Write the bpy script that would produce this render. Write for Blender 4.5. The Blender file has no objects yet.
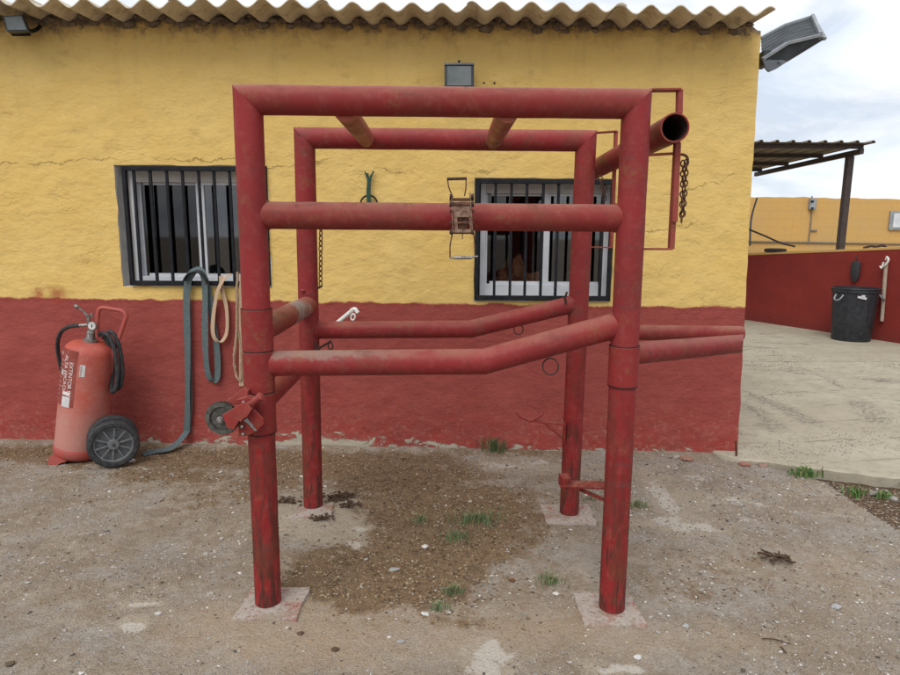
import bpy, bmesh, math, random
from mathutils import Vector, Matrix, noise as mnoise
random.seed(7)
sc = bpy.context.scene
C = sc.collection
R = math.radians
PI = math.pi

# ---------------------------------------------------------------- camera
PITCH, ROLL, FPX = R(9.15), R(0.35), 621.0
CAMZ = 1.5
cd = bpy.data.cameras.new('camera'); cam = bpy.data.objects.new('camera', cd); C.objects.link(cam)
cd.sensor_width = 36; cd.lens = FPX / 900 * 36; cd.clip_start = .05; cd.clip_end = 2000
_F = Vector((0, math.cos(PITCH), -math.sin(PITCH)))
_U0 = Vector((0, math.sin(PITCH), math.cos(PITCH)))
_R0 = Vector((1, 0, 0))
_RT = _R0 * math.cos(ROLL) + _U0 * math.sin(ROLL)
_UP = _U0 * math.cos(ROLL) - _R0 * math.sin(ROLL)
cam.matrix_world = Matrix(((_RT.x, _UP.x, -_F.x, 0), (_RT.y, _UP.y, -_F.y, 0), (_RT.z, _UP.z, -_F.z, CAMZ), (0, 0, 0, 1)))
sc.camera = cam
CO = Vector((0, 0, CAMZ))

def ray(u, v):
    return _F + _RT * ((u - 450) / FPX) + _UP * ((337.5 - v) / FPX)
def P(u, v, Y):
    d = ray(u, v); return CO + d * (Y / d.y)
def base_z(x):
    return -0.014 * max(-6, min(6, x))
def G(u, v, dz=0.0):
    d = ray(u, v); t = -CAMZ / d.z
    for _ in range(6):
        p = CO + d * t; t = (base_z(p.x) + dz - CAMZ) / d.z
    return CO + d * t

# ---------------------------------------------------------------- world, sun, exposure
SUN_EL, SUN_AZ = R(50), R(205)      # azimuth: compass-like, 0 = +Y, clockwise; behind the camera, to the left
W = bpy.data.worlds.new('World'); sc.world = W; W.use_nodes = True
nt = W.node_tree; nt.nodes.clear()
o_ = nt.nodes.new('ShaderNodeOutputWorld'); bg = nt.nodes.new('ShaderNodeBackground'); bg2 = nt.nodes.new('ShaderNodeBackground')
sky = nt.nodes.new('ShaderNodeTexSky'); sky.sky_type = 'NISHITA'; sky.sun_disc = False
sky.sun_elevation = SUN_EL; sky.sun_rotation = SUN_AZ
nt.links.new(sky.outputs[0], bg.inputs[0]); bg.inputs[1].default_value = 0.13
tc = nt.nodes.new('ShaderNodeTexCoord'); mp = nt.nodes.new('ShaderNodeMapping'); mp.inputs['Scale'].default_value = (1.0, 1.0, 2.6)
nz = nt.nodes.new('ShaderNodeTexNoise'); nz.inputs['Scale'].default_value = 3.2; nz.inputs['Detail'].default_value = 8; nz.inputs['Roughness'].default_value = .55
nz.inputs['Distortion'].default_value = .3
mp.inputs['Location'].default_value = (3.1, .4, 1.7)
nt.links.new(tc.outputs['Generated'], mp.inputs[0]); nt.links.new(mp.outputs[0], nz.inputs['Vector'])
mr = nt.nodes.new('ShaderNodeMapRange'); mr.inputs['From Min'].default_value = .30; mr.inputs['From Max'].default_value = .55
mr.inputs['To Min'].default_value = .75; mr.inputs['To Max'].default_value = 1.0
nt.links.new(nz.outputs[0], mr.inputs[0])
nz2 = nt.nodes.new('ShaderNodeTexNoise'); nz2.inputs['Scale'].default_value = 3.4; nz2.inputs['Detail'].default_value = 9; nz2.inputs['Roughness'].default_value = .58; nz2.inputs['Distortion'].default_value = .5
nt.links.new(mp.outputs[0], nz2.inputs['Vector'])
cr = nt.nodes.new('ShaderNodeValToRGB'); cr.color_ramp.elements[0].position = .36; cr.color_ramp.elements[0].color = (.56, .62, .71, 1)
cr.color_ramp.elements[1].position = .60; cr.color_ramp.elements[1].color = (.97, .98, 1.0, 1)
nt.links.new(nz2.outputs[0], cr.inputs[0]); nt.links.new(cr.outputs[0], bg2.inputs[0]); bg2.inputs[1].default_value = .88
mx = nt.nodes.new('ShaderNodeMixShader'); nt.links.new(mr.outputs[0], mx.inputs[0]); nt.links.new(bg.outputs[0], mx.inputs[1]); nt.links.new(bg2.outputs[0], mx.inputs[2])
nt.links.new(mx.outputs[0], o_.inputs[0])
sd = bpy.data.lights.new('sun', 'SUN'); sd.energy = 1.4; sd.angle = R(40); sd.color = (1, .96, .90)
sun = bpy.data.objects.new('sun', sd); C.objects.link(sun)
_sd = Vector((math.sin(SUN_AZ) * math.cos(SUN_EL), math.cos(SUN_AZ) * math.cos(SUN_EL), math.sin(SUN_EL)))
sun.rotation_euler = (-_sd).to_track_quat('-Z', 'Y').to_euler(); sun.location = _sd * 30
sc.view_settings.view_transform = 'Standard'; sc.view_settings.look = 'None'; sc.view_settings.gamma = 1
sc.view_settings.use_curve_mapping = False; sc.view_settings.exposure = 0.52

# ---------------------------------------------------------------- material helper
class M:
    def __init__(s, name, rough=.8, metal=0.0, spec=.3):
        s.m = bpy.data.materials.new(name); s.m.use_nodes = True; s.nt = s.m.node_tree
        s.b = s.nt.nodes['Principled BSDF']; s.b.inputs['Roughness'].default_value = rough; s.b.inputs['Metallic'].default_value = metal
        s.b.inputs['Specular IOR Level'].default_value = spec
        s.geo = s.nt.nodes.new('ShaderNodeNewGeometry'); s.pos = s.geo.outputs['Position']
        sp = s.nt.nodes.new('ShaderNodeSeparateXYZ'); s.nt.links.new(s.pos, sp.inputs[0]); s.x, s.y, s.z = sp.outputs
        sn = s.nt.nodes.new('ShaderNodeSeparateXYZ'); s.nt.links.new(s.geo.outputs['Normal'], sn.inputs[0]); s.nz = sn.outputs[2]
    def set(s, inp, v):
        if isinstance(v, bpy.types.NodeSocket): s.nt.links.new(v, inp)
        elif isinstance(v, (tuple, list)) and len(v) == 3 and inp.type == 'RGBA': inp.default_value = (*v, 1)
        else: inp.default_value = v
    def vec(s, sx, sy, sz):
        n = s.nt.nodes.new('ShaderNodeMapping'); s.nt.links.new(s.pos, n.inputs[0]); n.inputs['Scale'].default_value = (sx, sy, sz); return n.outputs[0]
    def noise(s, scale, detail=4, rough=.55, vec=None, dist=0):
        n = s.nt.nodes.new('ShaderNodeTexNoise'); s.nt.links.new(vec or s.pos, n.inputs['Vector'])
        n.inputs['Scale'].default_value = scale; n.inputs['Detail'].default_value = detail; n.inputs['Roughness'].default_value = rough; n.inputs['Distortion'].default_value = dist
        return n.outputs[0]
    def vor(s, scale, feature='F1', out='Distance', vec=None):
        n = s.nt.nodes.new('ShaderNodeTexVoronoi'); n.feature = feature; s.nt.links.new(vec or s.pos, n.inputs['Vector']); n.inputs['Scale'].default_value = scale
        return n.outputs[out]
    def attr(s, name):
        n = s.nt.nodes.new('ShaderNodeAttribute'); n.attribute_name = name; return n
    def rng(s, v, a, b, c=0.0, d=1.0):
        n = s.nt.nodes.new('ShaderNodeMapRange'); s.set(n.inputs[0], v)
        for k, q in zip((1, 2, 3, 4), (a, b, c, d)): s.set(n.inputs[k], q)
        return n.outputs[0]
    def ma(s, op, a, b=0.0, clamp=False):
        n = s.nt.nodes.new('ShaderNodeMath'); n.operation = op; n.use_clamp = clamp; s.set(n.inputs[0], a); s.set(n.inputs[1], b); return n.outputs[0]
    def mix(s, f, a, b, mode='MIX'):
        n = s.nt.nodes.new('ShaderNodeMix'); n.data_type = 'RGBA'; n.blend_type = mode
        s.set(n.inputs[0], f); s.set(n.inputs[6], a); s.set(n.inputs[7], b); return n.outputs[2]
    def bump(s, h, strength=.5, dist=.01, nrm=None):
        n = s.nt.nodes.new('ShaderNodeBump'); s.set(n.inputs['Height'], h); n.inputs['Strength'].default_value = strength; n.inputs['Distance'].default_value = dist
        if nrm is not None: s.nt.links.new(nrm, n.inputs['Normal'])
        return n.outputs[0]
    def done(s, col=None, nrm=None, rough=None):
        if col is not None: s.set(s.b.inputs['Base Color'], col)
        if nrm is not None: s.nt.links.new(nrm, s.b.inputs['Normal'])
        if rough is not None: s.set(s.b.inputs['Roughness'], rough)
        return s.m

def simple(name, c1, c2=None, scale=30, rough=.6, metal=0.0, bump=.15, spec=.3, bd=.002):
    m = M(name, rough, metal, spec); n = m.noise(scale, 5)
    c2 = c2 or tuple(k * .7 for k in c1)
    return m.done(m.mix(m.rng(n, .35, .65), c1, c2), m.bump(n, bump, bd))

def paint_mat(name, c1, c2, dust=.5, streak=1.0, rust=1.0, worn=False):
    m = M(name, .55, 0, .16)
    n1 = m.noise(3.5, 6, .6); n2 = m.noise(28, 6, .65); n3 = m.noise(9, 5, .6)
    col = m.mix(m.rng(n1, .35, .65), c1, c2)
    col = m.mix(m.rng(m.ma('ADD', m.z, m.rng(n1, .3, .7, -.15, .15)), 1.0, .7, 0, .6), col, (.235, .018, .018))
    if worn:   # paint rubbed through to grey steel along the top of the rail
        wz = m.ma('MULTIPLY', m.rng(m.ma('ADD', m.nz, m.rng(n2, .3, .7, -.35, .35)), .45, .75), m.rng(m.x, -.10, -.42)); col = m.mix(m.ma('MULTIPLY', wz, .8), col, m.mix(n2, (.24, .19, .16), (.14, .10, .085)))
    sp = P(290, 314, 2.95); dn = m.nt.nodes.new('ShaderNodeVectorMath'); dn.operation = 'DISTANCE'; m.nt.links.new(m.pos, dn.inputs[0]); dn.inputs[1].default_value = sp
    if name.startswith('dusty'): col = m.mix(m.rng(m.ma('ADD', dn.outputs['Value'], m.rng(n3, .3, .7, -.09, .09)), .17, .06, 0, .85), col, m.mix(n2, (.36, .35, .32), (.14, .15, .14)))
    # sun-bleached pink scuffs
    col = m.mix(m.ma('MULTIPLY', m.rng(n2, .50, .66), .25), col, (.34, .09, .075))
    # settled dust on upward facing steel
    d = m.ma('MULTIPLY', m.rng(m.nz, .25, .95), m.rng(n3, .3, .65, .2, 1.0))
    col = m.mix(m.ma('MULTIPLY', d, dust), col, (.40, .24, .17))
    # brown grime patches
    g = m.ma('MULTIPLY', m.rng(n3, .55, .68), m.rng(m.noise(60, 5, .7), .40, .62))
    col = m.mix(m.ma('MULTIPLY', g, .55 * rust), col, (.20, .10, .05))
    # chipped / scorched streaks on the lower posts
    sv = m.vec(1, 1, .16); s = m.noise(42, 6, .7, sv)
    hm = m.rng(m.ma('ADD', m.z, m.rng(n1, 0, 1, -.45, .45)), 1.05, .15, 0, 1)
    k = m.ma('MULTIPLY', m.rng(s, .48, .56), hm)
    col = m.mix(m.ma('MULTIPLY', k, .88 * streak), col, (.055, .025, .02))
    k2 = m.ma('MULTIPLY', m.rng(m.noise(17, 5, .6, m.vec(1, 1, .35)), .49, .57), hm)
    col = m.mix(m.ma('MULTIPLY', k2, .70 * streak), col, (.12, .035, .022))
    # small bare chips
    ch = m.rng(m.noise(75, 3, .5), .70, .74); col = m.mix(m.ma('MULTIPLY', ch, .7), col, (.10, .05, .04))
    # caked mud and rust bloom in irregular patches, long rub marks
    pm_ = m.ma('MULTIPLY', m.rng(m.noise(3.3, 8, .74, None, .8), .56, .64), m.rng(m.noise(48, 6, .8), .43, .56)); col = m.mix(m.ma('MULTIPLY', pm_, .75 * rust / 1.2), col, m.mix(n2, (.22, .085, .05), (.09, .03, .02)))
    rb = m.ma('MULTIPLY', m.rng(m.noise(30, 5, .7, m.vec(.15, .4, 1)), .56, .62), m.rng(n1, .46, .56)); col = m.mix(m.ma('MULTIPLY', rb, .55), col, (.13, .045, .04))
    ch2 = m.rng(m.noise(17, 7, .75), .63, .66); col = m.mix(m.ma('MULTIPLY', ch2, .75), col, (.085, .04, .03))
    nb = m.bump(m.ma('SUBTRACT', n2, m.ma('ADD', ch2, pm_)), .3, .002); nb = m.bump(m.noise(6, 2), .25, .02, nb)
    return m.done(col, nb, m.rng(n3, .3, .7, .42, .68))

MAT = {}
MAT['frame'] = paint_mat('red_frame_paint', (.250, .027, .029), (.185, .026, .026), .34)
MAT['frame_dusty'] = paint_mat('dusty_red_frame_paint', (.225, .025, .026), (.19, .038, .030), .45, .7, 1.7)
MAT['frame_worn'] = paint_mat('worn_top_frame_paint', (.250, .027, .029), (.185, .026, .026), .40, 1, 1, True)
MAT['beam'] = paint_mat('beam_paint', (.33, .075, .055), (.28, .12, .07), .3, .2, 2.2)
MAT['bar_red'] = paint_mat('bracket_paint', (.30, .05, .045), (.25, .06, .045), .4, .3, 1.5)
MAT['seam'] = simple('dark_gap', (.03, .015, .012))
MAT['rust'] = simple('rusty_iron', (.16, .07, .045), (.07, .035, .028), 60, .85, .3, .5)
MAT['darkrust'] = simple('dark_iron', (.05, .035, .03), (.09, .05, .04), 60, .75, .5, .4)
MAT['steel'] = simple('worn_steel', (.35, .34, .33), (.18, .16, .15), 70, .5, .8, .3)
MAT['gear'] = simple('greasy_gear', (.13, .125, .11), (.06, .055, .05), 50, .65, .4, .5)
MAT['brownplate'] = simple('ratchet_plate', (.30, .21, .15), (.14, .07, .05), 60, .6, .5, .3)
MAT['black'] = simple('black_iron_paint', (.009, .010, .013), (.018, .018, .022), 25, .6, 0, .2, .15)
MAT['rubber'] = simple('rubber', (.022, .024, .028), (.05, .05, .05), 40, .75, 0, .3)
MAT['white'] = simple('white_frame', (.62, .64, .68), (.52, .54, .57), 8, .45, 0, .05)
MAT['whiteplastic'] = simple('white_plastic', (.75, .75, .73), (.6, .6, .57), 40, .5)
MAT['shutter'] = simple('shutter_box', (.50, .47, .44), (.42, .39, .37), 9, .6, 0, .1)
MAT['grey_jamb'] = simple('grey_jamb', (.66, .65, .62), (.52, .51, .48), 14, .9, 0, .5, .2, .006)
MAT['conduit'] = simple('grey_conduit', (.22, .19, .15), (.16, .14, .12), 14, .8)
MAT['teal'] = simple('teal_webbing', (.072, .098, .104), (.115, .145, .150), 90, .9, 0, .5)
MAT['cream'] = simple('cream_webbing', (.42, .29, .19), (.50, .36, .25), 90, .9, 0, .5)
MAT['rope'] = simple('old_rope', (.42, .30, .20), (.30, .20, .13), 120, .95, 0, .8, .2, .006)
MAT['green'] = simple('green_cord', (.02, .055, .04), (.03, .08, .06), 90, .9)
MAT['ext_low'] = None
MAT['alu'] = simple('aluminium', (.34, .36, .38), (.24, .26, .28), 12, .45, .3, .1)
MAT['lampgrey'] = simple('lamp_grey', (.10, .115, .13), (.15, .165, .18), 10, .5, 0, .15)
MAT['lampdark'] = simple('lamp_dark', (.028, .034, .038), (.05, .058, .062), 10, .45, 0, .15)
MAT['lampglass'] = simple('lamp_glass', (.15, .17, .175), (.10, .12, .125), 12, .35, 0, .02, .3)
MAT['mortar'] = simple('mortar', (.22, .17, .12), (.12, .09, .07), 30, .95, 0, 1.0, .2, .01)
MAT['bin'] = simple('bin_plastic', (.018, .021, .026), (.035, .038, .045), 18, .5, 0, .15)
MAT['wood'] = simple('grey_wood', (.42, .34, .27), (.30, .24, .19), 40, .8)
MAT['brownsteel'] = simple('brown_steel', (.045, .035, .033), (.07, .052, .048), 20, .6, .1)
MAT['tin'] = simple('tin_sheet', (.20, .17, .13), (.14, .12, .09), 6, .6, .2)
MAT['interior'] = simple('interior_plaster', (.30, .30, .31), (.18, .18, .19), 3, .9)
MAT['heap'] = simple('heap_cover', (.60, .27, .13), (.32, .13, .07), 16, .85, 0, .8, .2, .01)
MAT['leafdark'] = simple('dung', (.065, .042, .028), (.11, .07, .045), 60, .95, 0, 1, .2, .01)

def glass_mat(name, refl):
    m = bpy.data.materials.new(name); m.use_nodes = True; n = m.node_tree; n.nodes.clear()
    o = n.nodes.new('ShaderNodeOutputMaterial'); mix = n.nodes.new('ShaderNodeMixShader'); t = n.nodes.new('ShaderNodeBsdfTransparent'); g = n.nodes.new('ShaderNodeBsdfGlossy')
    t.inputs[0].default_value = (.72, .75, .78, 1); g.inputs['Roughness'].default_value = .03
    f = n.nodes.new('ShaderNodeFresnel'); f.inputs[0].default_value = 1.5; ml = n.nodes.new('ShaderNodeMath'); ml.operation = 'MULTIPLY'; ml.inputs[1].default_value = refl
    n.links.new(f.outputs[0], ml.inputs[0]); n.links.new(ml.outputs[0], mix.inputs[0]); n.links.new(t.outputs[0], mix.inputs[1]); n.links.new(g.outputs[0], mix.inputs[2])
    n.links.new(mix.outputs[0], o.inputs[0]); return m
MAT['glass'] = glass_mat('window_glass', 3.4)
MAT['glass_dull'] = glass_mat('low_reflection_glass', 1.6)  # same clear tint; left sashes look darker because their reflection is turned down

# ---------------------------------------------------------------- object helpers
def link(name, me, mat=None, parent=None, origin=None, smooth=True):
    o = bpy.data.objects.new(name, me); C.objects.link(o)
    if parent is not None:
        off = Vector(parent['_w']); o.parent = parent
        me.transform(Matrix.Translation(-off)); o['_w'] = tuple(off)
    elif origin is not None:
        off = Vector(origin); me.transform(Matrix.Translation(-off)); o.location = off; o['_w'] = tuple(off)
    else: o['_w'] = (0, 0, 0)
    if mat is not None and not me.materials:
        me.materials.append(mat)
    if smooth:
        for p in me.polygons: p.use_smooth = True
    return o
def obj(name, bm, mat, parent=None, origin=None, smooth=True, sharp=35):
    bmesh.ops.recalc_face_normals(bm, faces=bm.faces[:])
    if smooth:
        a = R(sharp)
        for e in bm.edges:
            if len(e.link_faces) == 2:
                e.smooth = e.calc_face_angle(0) < a
    me = bpy.data.meshes.new(name); bm.to_mesh(me); bm.free()
    o = link(name, me, mat, parent, origin, smooth)
    if any(p.material_index for p in me.polygons): me.materials.append(MAT['darkrust'])
    return o
def tag(o, label=None, cat=None, group=None, kind=None):
    if label: o['label'] = label
    if cat: o['category'] = cat
    if group: o['group'] = group
    if kind: o['kind'] = kind
    return o
def thing(name, loc, label, cat, group=None):
    o = bpy.data.objects.new(name, None); C.objects.link(o); o.location = loc; o['_w'] = tuple(loc); o.empty_display_size = .1
    return tag(o, label, cat, group)
def copy_tree(o, delta, parent=None):
    c = o.copy(); C.objects.link(c)
    if parent is None: c.location = Vector(o.location) + Vector(delta)
    else: c.parent = parent
    for ch in list(o.children): copy_tree(ch, delta, c)
    return c

def frame_of(d):
    d = d.normalized(); a = Vector((0, 0, 1)) if abs(d.z) < .9 else Vector((0, 1, 0))
    x = a.cross(d).normalized(); y = d.cross(x).normalized(); return x, y
def poly_tube(bm, pts, r, seg=28, caps=True, n0=None, n1=None, wall=0.0, sub=.12, wob=0.0):
    """swept tube with mitred bends; n0/n1: normals of the end cut planes; wall>0 leaves the last end open and hollow"""
    pts = [Vector(p) for p in pts]; K = len(pts)
    dirs = [(pts[i + 1] - pts[i]).normalized() for i in range(K - 1)]
    planes = []
    for i in range(K):
        if i == 0: planes.append(Vector(n0) if n0 else dirs[0])
        elif i == K - 1: planes.append(Vector(n1) if n1 else dirs[-1])
        else: planes.append((dirs[i - 1] + dirs[i]).normalized())
    x, y = frame_of(dirs[0])
    rr = r if hasattr(r, '__len__') else [r] * K
    rings = []
    for i in range(K - 1):
        d = dirs[i]
        if i:
            q = dirs[i - 1].rotation_difference(d); x = q @ x; y = q @ y
        a, b = pts[i], pts[i + 1]
        circ = [x * math.cos(2 * PI * k / seg) + y * math.sin(2 * PI * k / seg) for k in range(seg)]
        def cut(p, pl, rad):
            return [p + c * rad + d * (-(c * rad).dot(pl) / d.dot(pl)) for c in circ]
        A = cut(a, planes[i], rr[i]); B = cut(b, planes[i + 1], rr[i + 1])
        n = max(1, int((b - a).length / sub)) if wob else 1
        if not rings: rings.append([bm.verts.new(p) for p in A])
        for j in range(1, n + 1):
            f = j / n; ring = []
            for k in range(seg):
                p = A[k].lerp(B[k], f)
                if wob and j < n: p = p + circ[k] * (mnoise.noise(p * 9) * wob)
                ring.append(bm.verts.new(p))
            rings.append(ring)
    for A, B in zip(rings, rings[1:]):
        for k in range(seg):
            bm.faces.new((A[k], A[(k + 1) % seg], B[(k + 1) % seg], B[k]))
    if caps:
        bm.faces.new(rings[0][::-1])
        if not wall: bm.faces.new(rings[-1])
    if wall:
        e = rings[-1]; c = pts[-1]; d = dirs[-1]; f = (rr[-1] - wall) / rr[-1]
        i1 = [bm.verts.new(c + (v.co - c) * f) for v in e]
        i2 = [bm.verts.new(v.co - d * .45) for v in i1]
        for k in range(seg):
            k2 = (k + 1) % seg
            bm.faces.new((e[k], e[k2], i1[k2], i1[k])); bm.faces.new((i1[k], i1[k2], i2[k2], i2[k])).material_index = 1
        bm.faces.new(i2).material_index = 1
    return bm
def tube(p0, p1, r, **k):
    return poly_tube(bmesh.new(), [p0, p1], r, **k)
def smooth_path(pts, n=8):
    pts = [Vector(p) for p in pts]; out = []
    Q = [pts[0] * 2 - pts[1]] + pts + [pts[-1] * 2 - pts[-2]]
    for i in range(1, len(Q) - 2):
        a, b, c, d = Q[i - 1:i + 3]
        for k in range(n):
            t = k / n
            out.append(.5 * ((2 * b) + (c - a) * t + (2 * a - 5 * b + 4 * c - d) * t * t + (3 * b - a - 3 * c + d) * t ** 3))
    out.append(pts[-1]); return out
def box(bm, c, s, rot=None, bev=0.0):
    m = Matrix.Translation(Vector(c)) @ (rot.to_4x4() if rot is not None else Matrix()) @ Matrix.Diagonal((s[0], s[1], s[2], 1))
    r = bmesh.ops.create_cube(bm, size=1, matrix=m)
    if bev:
        es = list({e for v in r['verts'] for e in v.link_edges})
        bmesh.ops.bevel(bm, geom=es, offset=bev, segments=2, profile=.6, affect='EDGES')
    return bm
def bar(bm, a, b, w, t, side=None, bev=0.0):
    """flat bar from a to b, w wide along side, t thick"""
    a, b = Vector(a), Vector(b); d = b - a; L = d.length; d = d / L
    s = Vector(side) if side else Vector((0, 1, 0)); s = (s - d * s.dot(d)).normalized(); n = d.cross(s)
    rot = Matrix((s, d, n)).transposed()
    return box(bm, (a + b) / 2, (w, L, t), rot, bev)
def prism(bm, pts, vec):
    vec = Vector(vec); A = [bm.verts.new(Vector(p)) for p in pts]; B = [bm.verts.new(Vector(p) + vec) for p in pts]; n = len(pts)
    bm.faces.new(A[::-1]); bm.faces.new(B)
    for k in range(n): bm.faces.new((A[k], A[(k + 1) % n], B[(k + 1) % n], B[k]))
    return bm
def torus(bm, c, R_, r, ax, seg=24, s2=8, sy=1.0, up=None):
    ax = Vector(ax).normalized(); x, y = frame_of(ax)
    if up: y = Vector(up).normalized(); x = y.cross(ax)
    c = Vector(c); ring = []
    for i in range(seg):
        a = 2 * PI * i / seg; d = x * math.cos(a) + y * math.sin(a) * sy; dn = d.normalized(); q = []
        for j in range(s2):
            b = 2 * PI * j / s2; q.append(bm.verts.new(c + d * R_ + dn * r * math.cos(b) + ax * r * math.sin(b)))
        ring.append(q)
    for i in range(seg):
        A, B = ring[i], ring[(i + 1) % seg]
        for j in range(s2): bm.faces.new((A[j], A[(j + 1) % s2], B[(j + 1) % s2], B[j]))
    return bm
def lathe(bm, prof, c, ax=(0, 0, 1), seg=40, cap=True):
    ax = Vector(ax).normalized(); x, y = frame_of(ax); c = Vector(c); rings = []
    for (r, h) in prof:
        rings.append([bm.verts.new(c + ax * h + (x * math.cos(2 * PI * k / seg) + y * math.sin(2 * PI * k / seg)) * max(r, 1e-4)) for k in range(seg)])
    for A, B in zip(rings, rings[1:]):
        for k in range(seg): bm.faces.new((A[k], A[(k + 1) % seg], B[(k + 1) % seg], B[k]))
    if cap: bm.faces.new(rings[0][::-1]); bm.faces.new(rings[-1])
    return bm
def ribbon(bm, pts, w, t, wdir, n=8, taper=None):
    path = smooth_path(pts, n); K = len(path); L = []
    for i, p in enumerate(path):
        d = (path[min(i + 1, K - 1)] - path[max(i - 1, 0)]).normalized()
        s = Vector(wdir); s = (s - d * s.dot(d)).normalized(); tw = mnoise.noise(p * 3.1) * .5
        s = Matrix.Rotation(tw, 3, d) @ s; nn = d.cross(s).normalized()
        L.append([bm.verts.new(p + s * w / 2 + nn * t / 2), bm.verts.new(p - s * w / 2 + nn * t / 2), bm.verts.new(p - s * w / 2 - nn * t / 2), bm.verts.new(p + s * w / 2 - nn * t / 2)])
    for A, B in zip(L, L[1:]):
        for k in range(4): bm.faces.new((A[k], A[(k + 1) % 4], B[(k + 1) % 4], B[k]))
    bm.faces.new(L[0][::-1]); bm.faces.new(L[-1]); return bm
def chain(bm, pts, link_len=.034, wire=.0032, wid=.010):
    pts = [Vector(p) for p in pts]; acc = [0]
    for a, b in zip(pts, pts[1:]): acc.append(acc[-1] + (b - a).length)
    n = int(acc[-1] / (link_len * .78)); k = 0
    for i in range(n):
        s = (i + .5) / n * acc[-1]
        while k < len(pts) - 2 and acc[k + 1] < s: k += 1
        f = (s - acc[k]) / max(1e-6, acc[k + 1] - acc[k]); p = pts[k].lerp(pts[k + 1], f); d = (pts[k + 1] - pts[k]).normalized()
        x, y = frame_of(d); ang = (.4 if i % 2 else .4 + PI / 2) + random.uniform(-.3, .3)
        ax = x * math.cos(ang) + y * math.sin(ang)
        torus(bm, p, wid, wire, ax, 14, 6, sy=link_len / 2 / wid, up=tuple(d))
    return bm
def text_bm(txt, size, mapf):
    cu = bpy.data.curves.new('t', 'FONT'); cu.body = txt; cu.size = size; cu.align_x = 'LEFT'
    o = bpy.data.objects.new('t', cu); C.objects.link(o)
    dg = bpy.context.evaluated_depsgraph_get(); me = bpy.data.meshes.new_from_object(o.evaluated_get(dg))
    bm = bmesh.new(); bm.from_mesh(me); bpy.data.objects.remove(o); bpy.data.curves.remove(cu); bpy.data.meshes.remove(me)
    bmesh.ops.triangulate(bm, faces=bm.faces[:])
    for v in bm.verts: v.co = mapf(v.co.x, v.co.y)
    return bm

# ---------------------------------------------------------------- ground
def fbm(x, y, s, o=3):
    return mnoise.fractal(Vector((x * s, y * s, 3.7)), .6, 2.1, o)
DIP = G(420, 560); DIP2 = G(300, 470)
def gz(x, y):
    z = base_z(x)
    z += -.035 * math.exp(-(((x - DIP.x) / .50) ** 2 + ((y - DIP.y) / .28) ** 2))
    z += .022 * math.exp(-(((x + 1.0) / .35) ** 2 + ((y - 3.2) / .22) ** 2))
    if abs(x) < 8 and y < 9 and y > -3: z += fbm(x, y, 1.3) * .010 + fbm(x, y, 9, 2) * .0022
    # soft rise of loose material against the wall foot
    z += .02 * math.exp(-((y - 4.27) / .12) ** 2) * (1 if x < 2.1 else 0)
    # gully beside the slab
    return z
def blobs(lst):
    out = []
    for u, v, ru, rv, s in lst:
        c = G(u, v); a = G(u + ru, v); b = G(u, v - rv); out.append((c.x, c.y, abs(a.x - c.x), abs(b.y - c.y), s))
    return out
SOIL = blobs([(80, 455, 130, 8, .9), (230, 458, 130, 9, .9), (160, 478, 70, 10, .7), (210, 500, 50, 10, .45), (410, 470, 90, 16, 1.0), (415, 500, 95, 24, 1.2), (400, 545, 95, 30, 1.1), (360, 575, 60, 16, .8),
              (400, 585, 80, 20, .9), (470, 515, 60, 22, .8), (270, 480, 30, 8, .6), (520, 452, 60, 6, .6), (730, 565, 70, 22, .30), (680, 590, 60, 14, .30), (490, 625, 50, 10, .4), (560, 520, 40, 10, .2)])
PALE = blobs([(325, 512, 40, 22, 1.2), (345, 530, 32, 12, .9), (290, 520, 30, 14, .6), (520, 466, 70, 8, .8), (480, 484, 40, 6, .6), (670, 500, 22, 26, .9), (668, 524, 30, 7, 1.1), (705, 528, 30, 6, .8), (720, 500, 45, 10, .7),
              (640, 470, 80, 8, .6), (492, 658, 30, 16, 1.5), (490, 640, 12, 14, .9), (135, 628, 14, 10, 1.3), (142, 605, 18, 5, 1.1), (208, 595, 8, 5, 1.0), (610, 668, 30, 7, 1.1), (820, 490, 60, 10, .5), (575, 500, 25, 6, .6), (60, 540, 60, 20, .3)])
TAN = blobs([(350, 620, 120, 26, .9), (230, 620, 70, 24, .6), (300, 655, 90, 20, .7), (560, 630, 100, 20, .9), (860, 590, 60, 25, .4), (740, 640, 60, 14, .5), (470, 650, 60, 12, .4), (800, 560, 60, 12, .4)])
WHITE = blobs([(660, 492, 8, 12, 1.0), (672, 506, 7, 9, 1.0), (668, 521, 14, 4, 1.3), (683, 527, 8, 4, 1.2), (705, 527, 14, 4, 1.1), (700, 478, 20, 4, .6), (492, 655, 20, 9, 1.5), (480, 668, 18, 5, 1.2), (494, 642, 5, 6, 1.2), (620, 668, 22, 4, 1.3), (133, 630, 10, 4, 1.3), (128, 637, 6, 3, 1.1), (143, 606, 14, 2.6, 1.2), (208, 595, 6, 4, 1.1), (352, 540, 8, 5, 1.1), (360, 528, 9, 4, .8), (500, 466, 26, 3, .9), (540, 462, 16, 3, .8), (610, 505, 10, 3, .6), (745, 520, 14, 4, .7), (730, 500, 20, 4, .7), (765, 505, 18, 4, .6)])
def bl(L, x, y, wx=0, wy=0):
    s = 0
    for cx, cy, rx, ry, k in L:
        q = ((x + wx - cx) / rx) ** 2 + ((y + wy - cy) / ry) ** 2
        if q < 6: s += k * math.exp(-q * .9)
    return min(1.0, s)
_SE = [G(700, 452), G(737, 463), G(780, 468), G(830, 475), G(900, 483), Vector((4.4, 3.15, 0)), Vector((9, 1.2, 0))]   # slab front edge
_GE = [G(742, 462), G(790, 470), G(830, 485), G(858, 505), G(900, 532), Vector((4.2, 2.1, 0)), Vector((9, -.3, 0))]      # near edge of the bare soil
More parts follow.
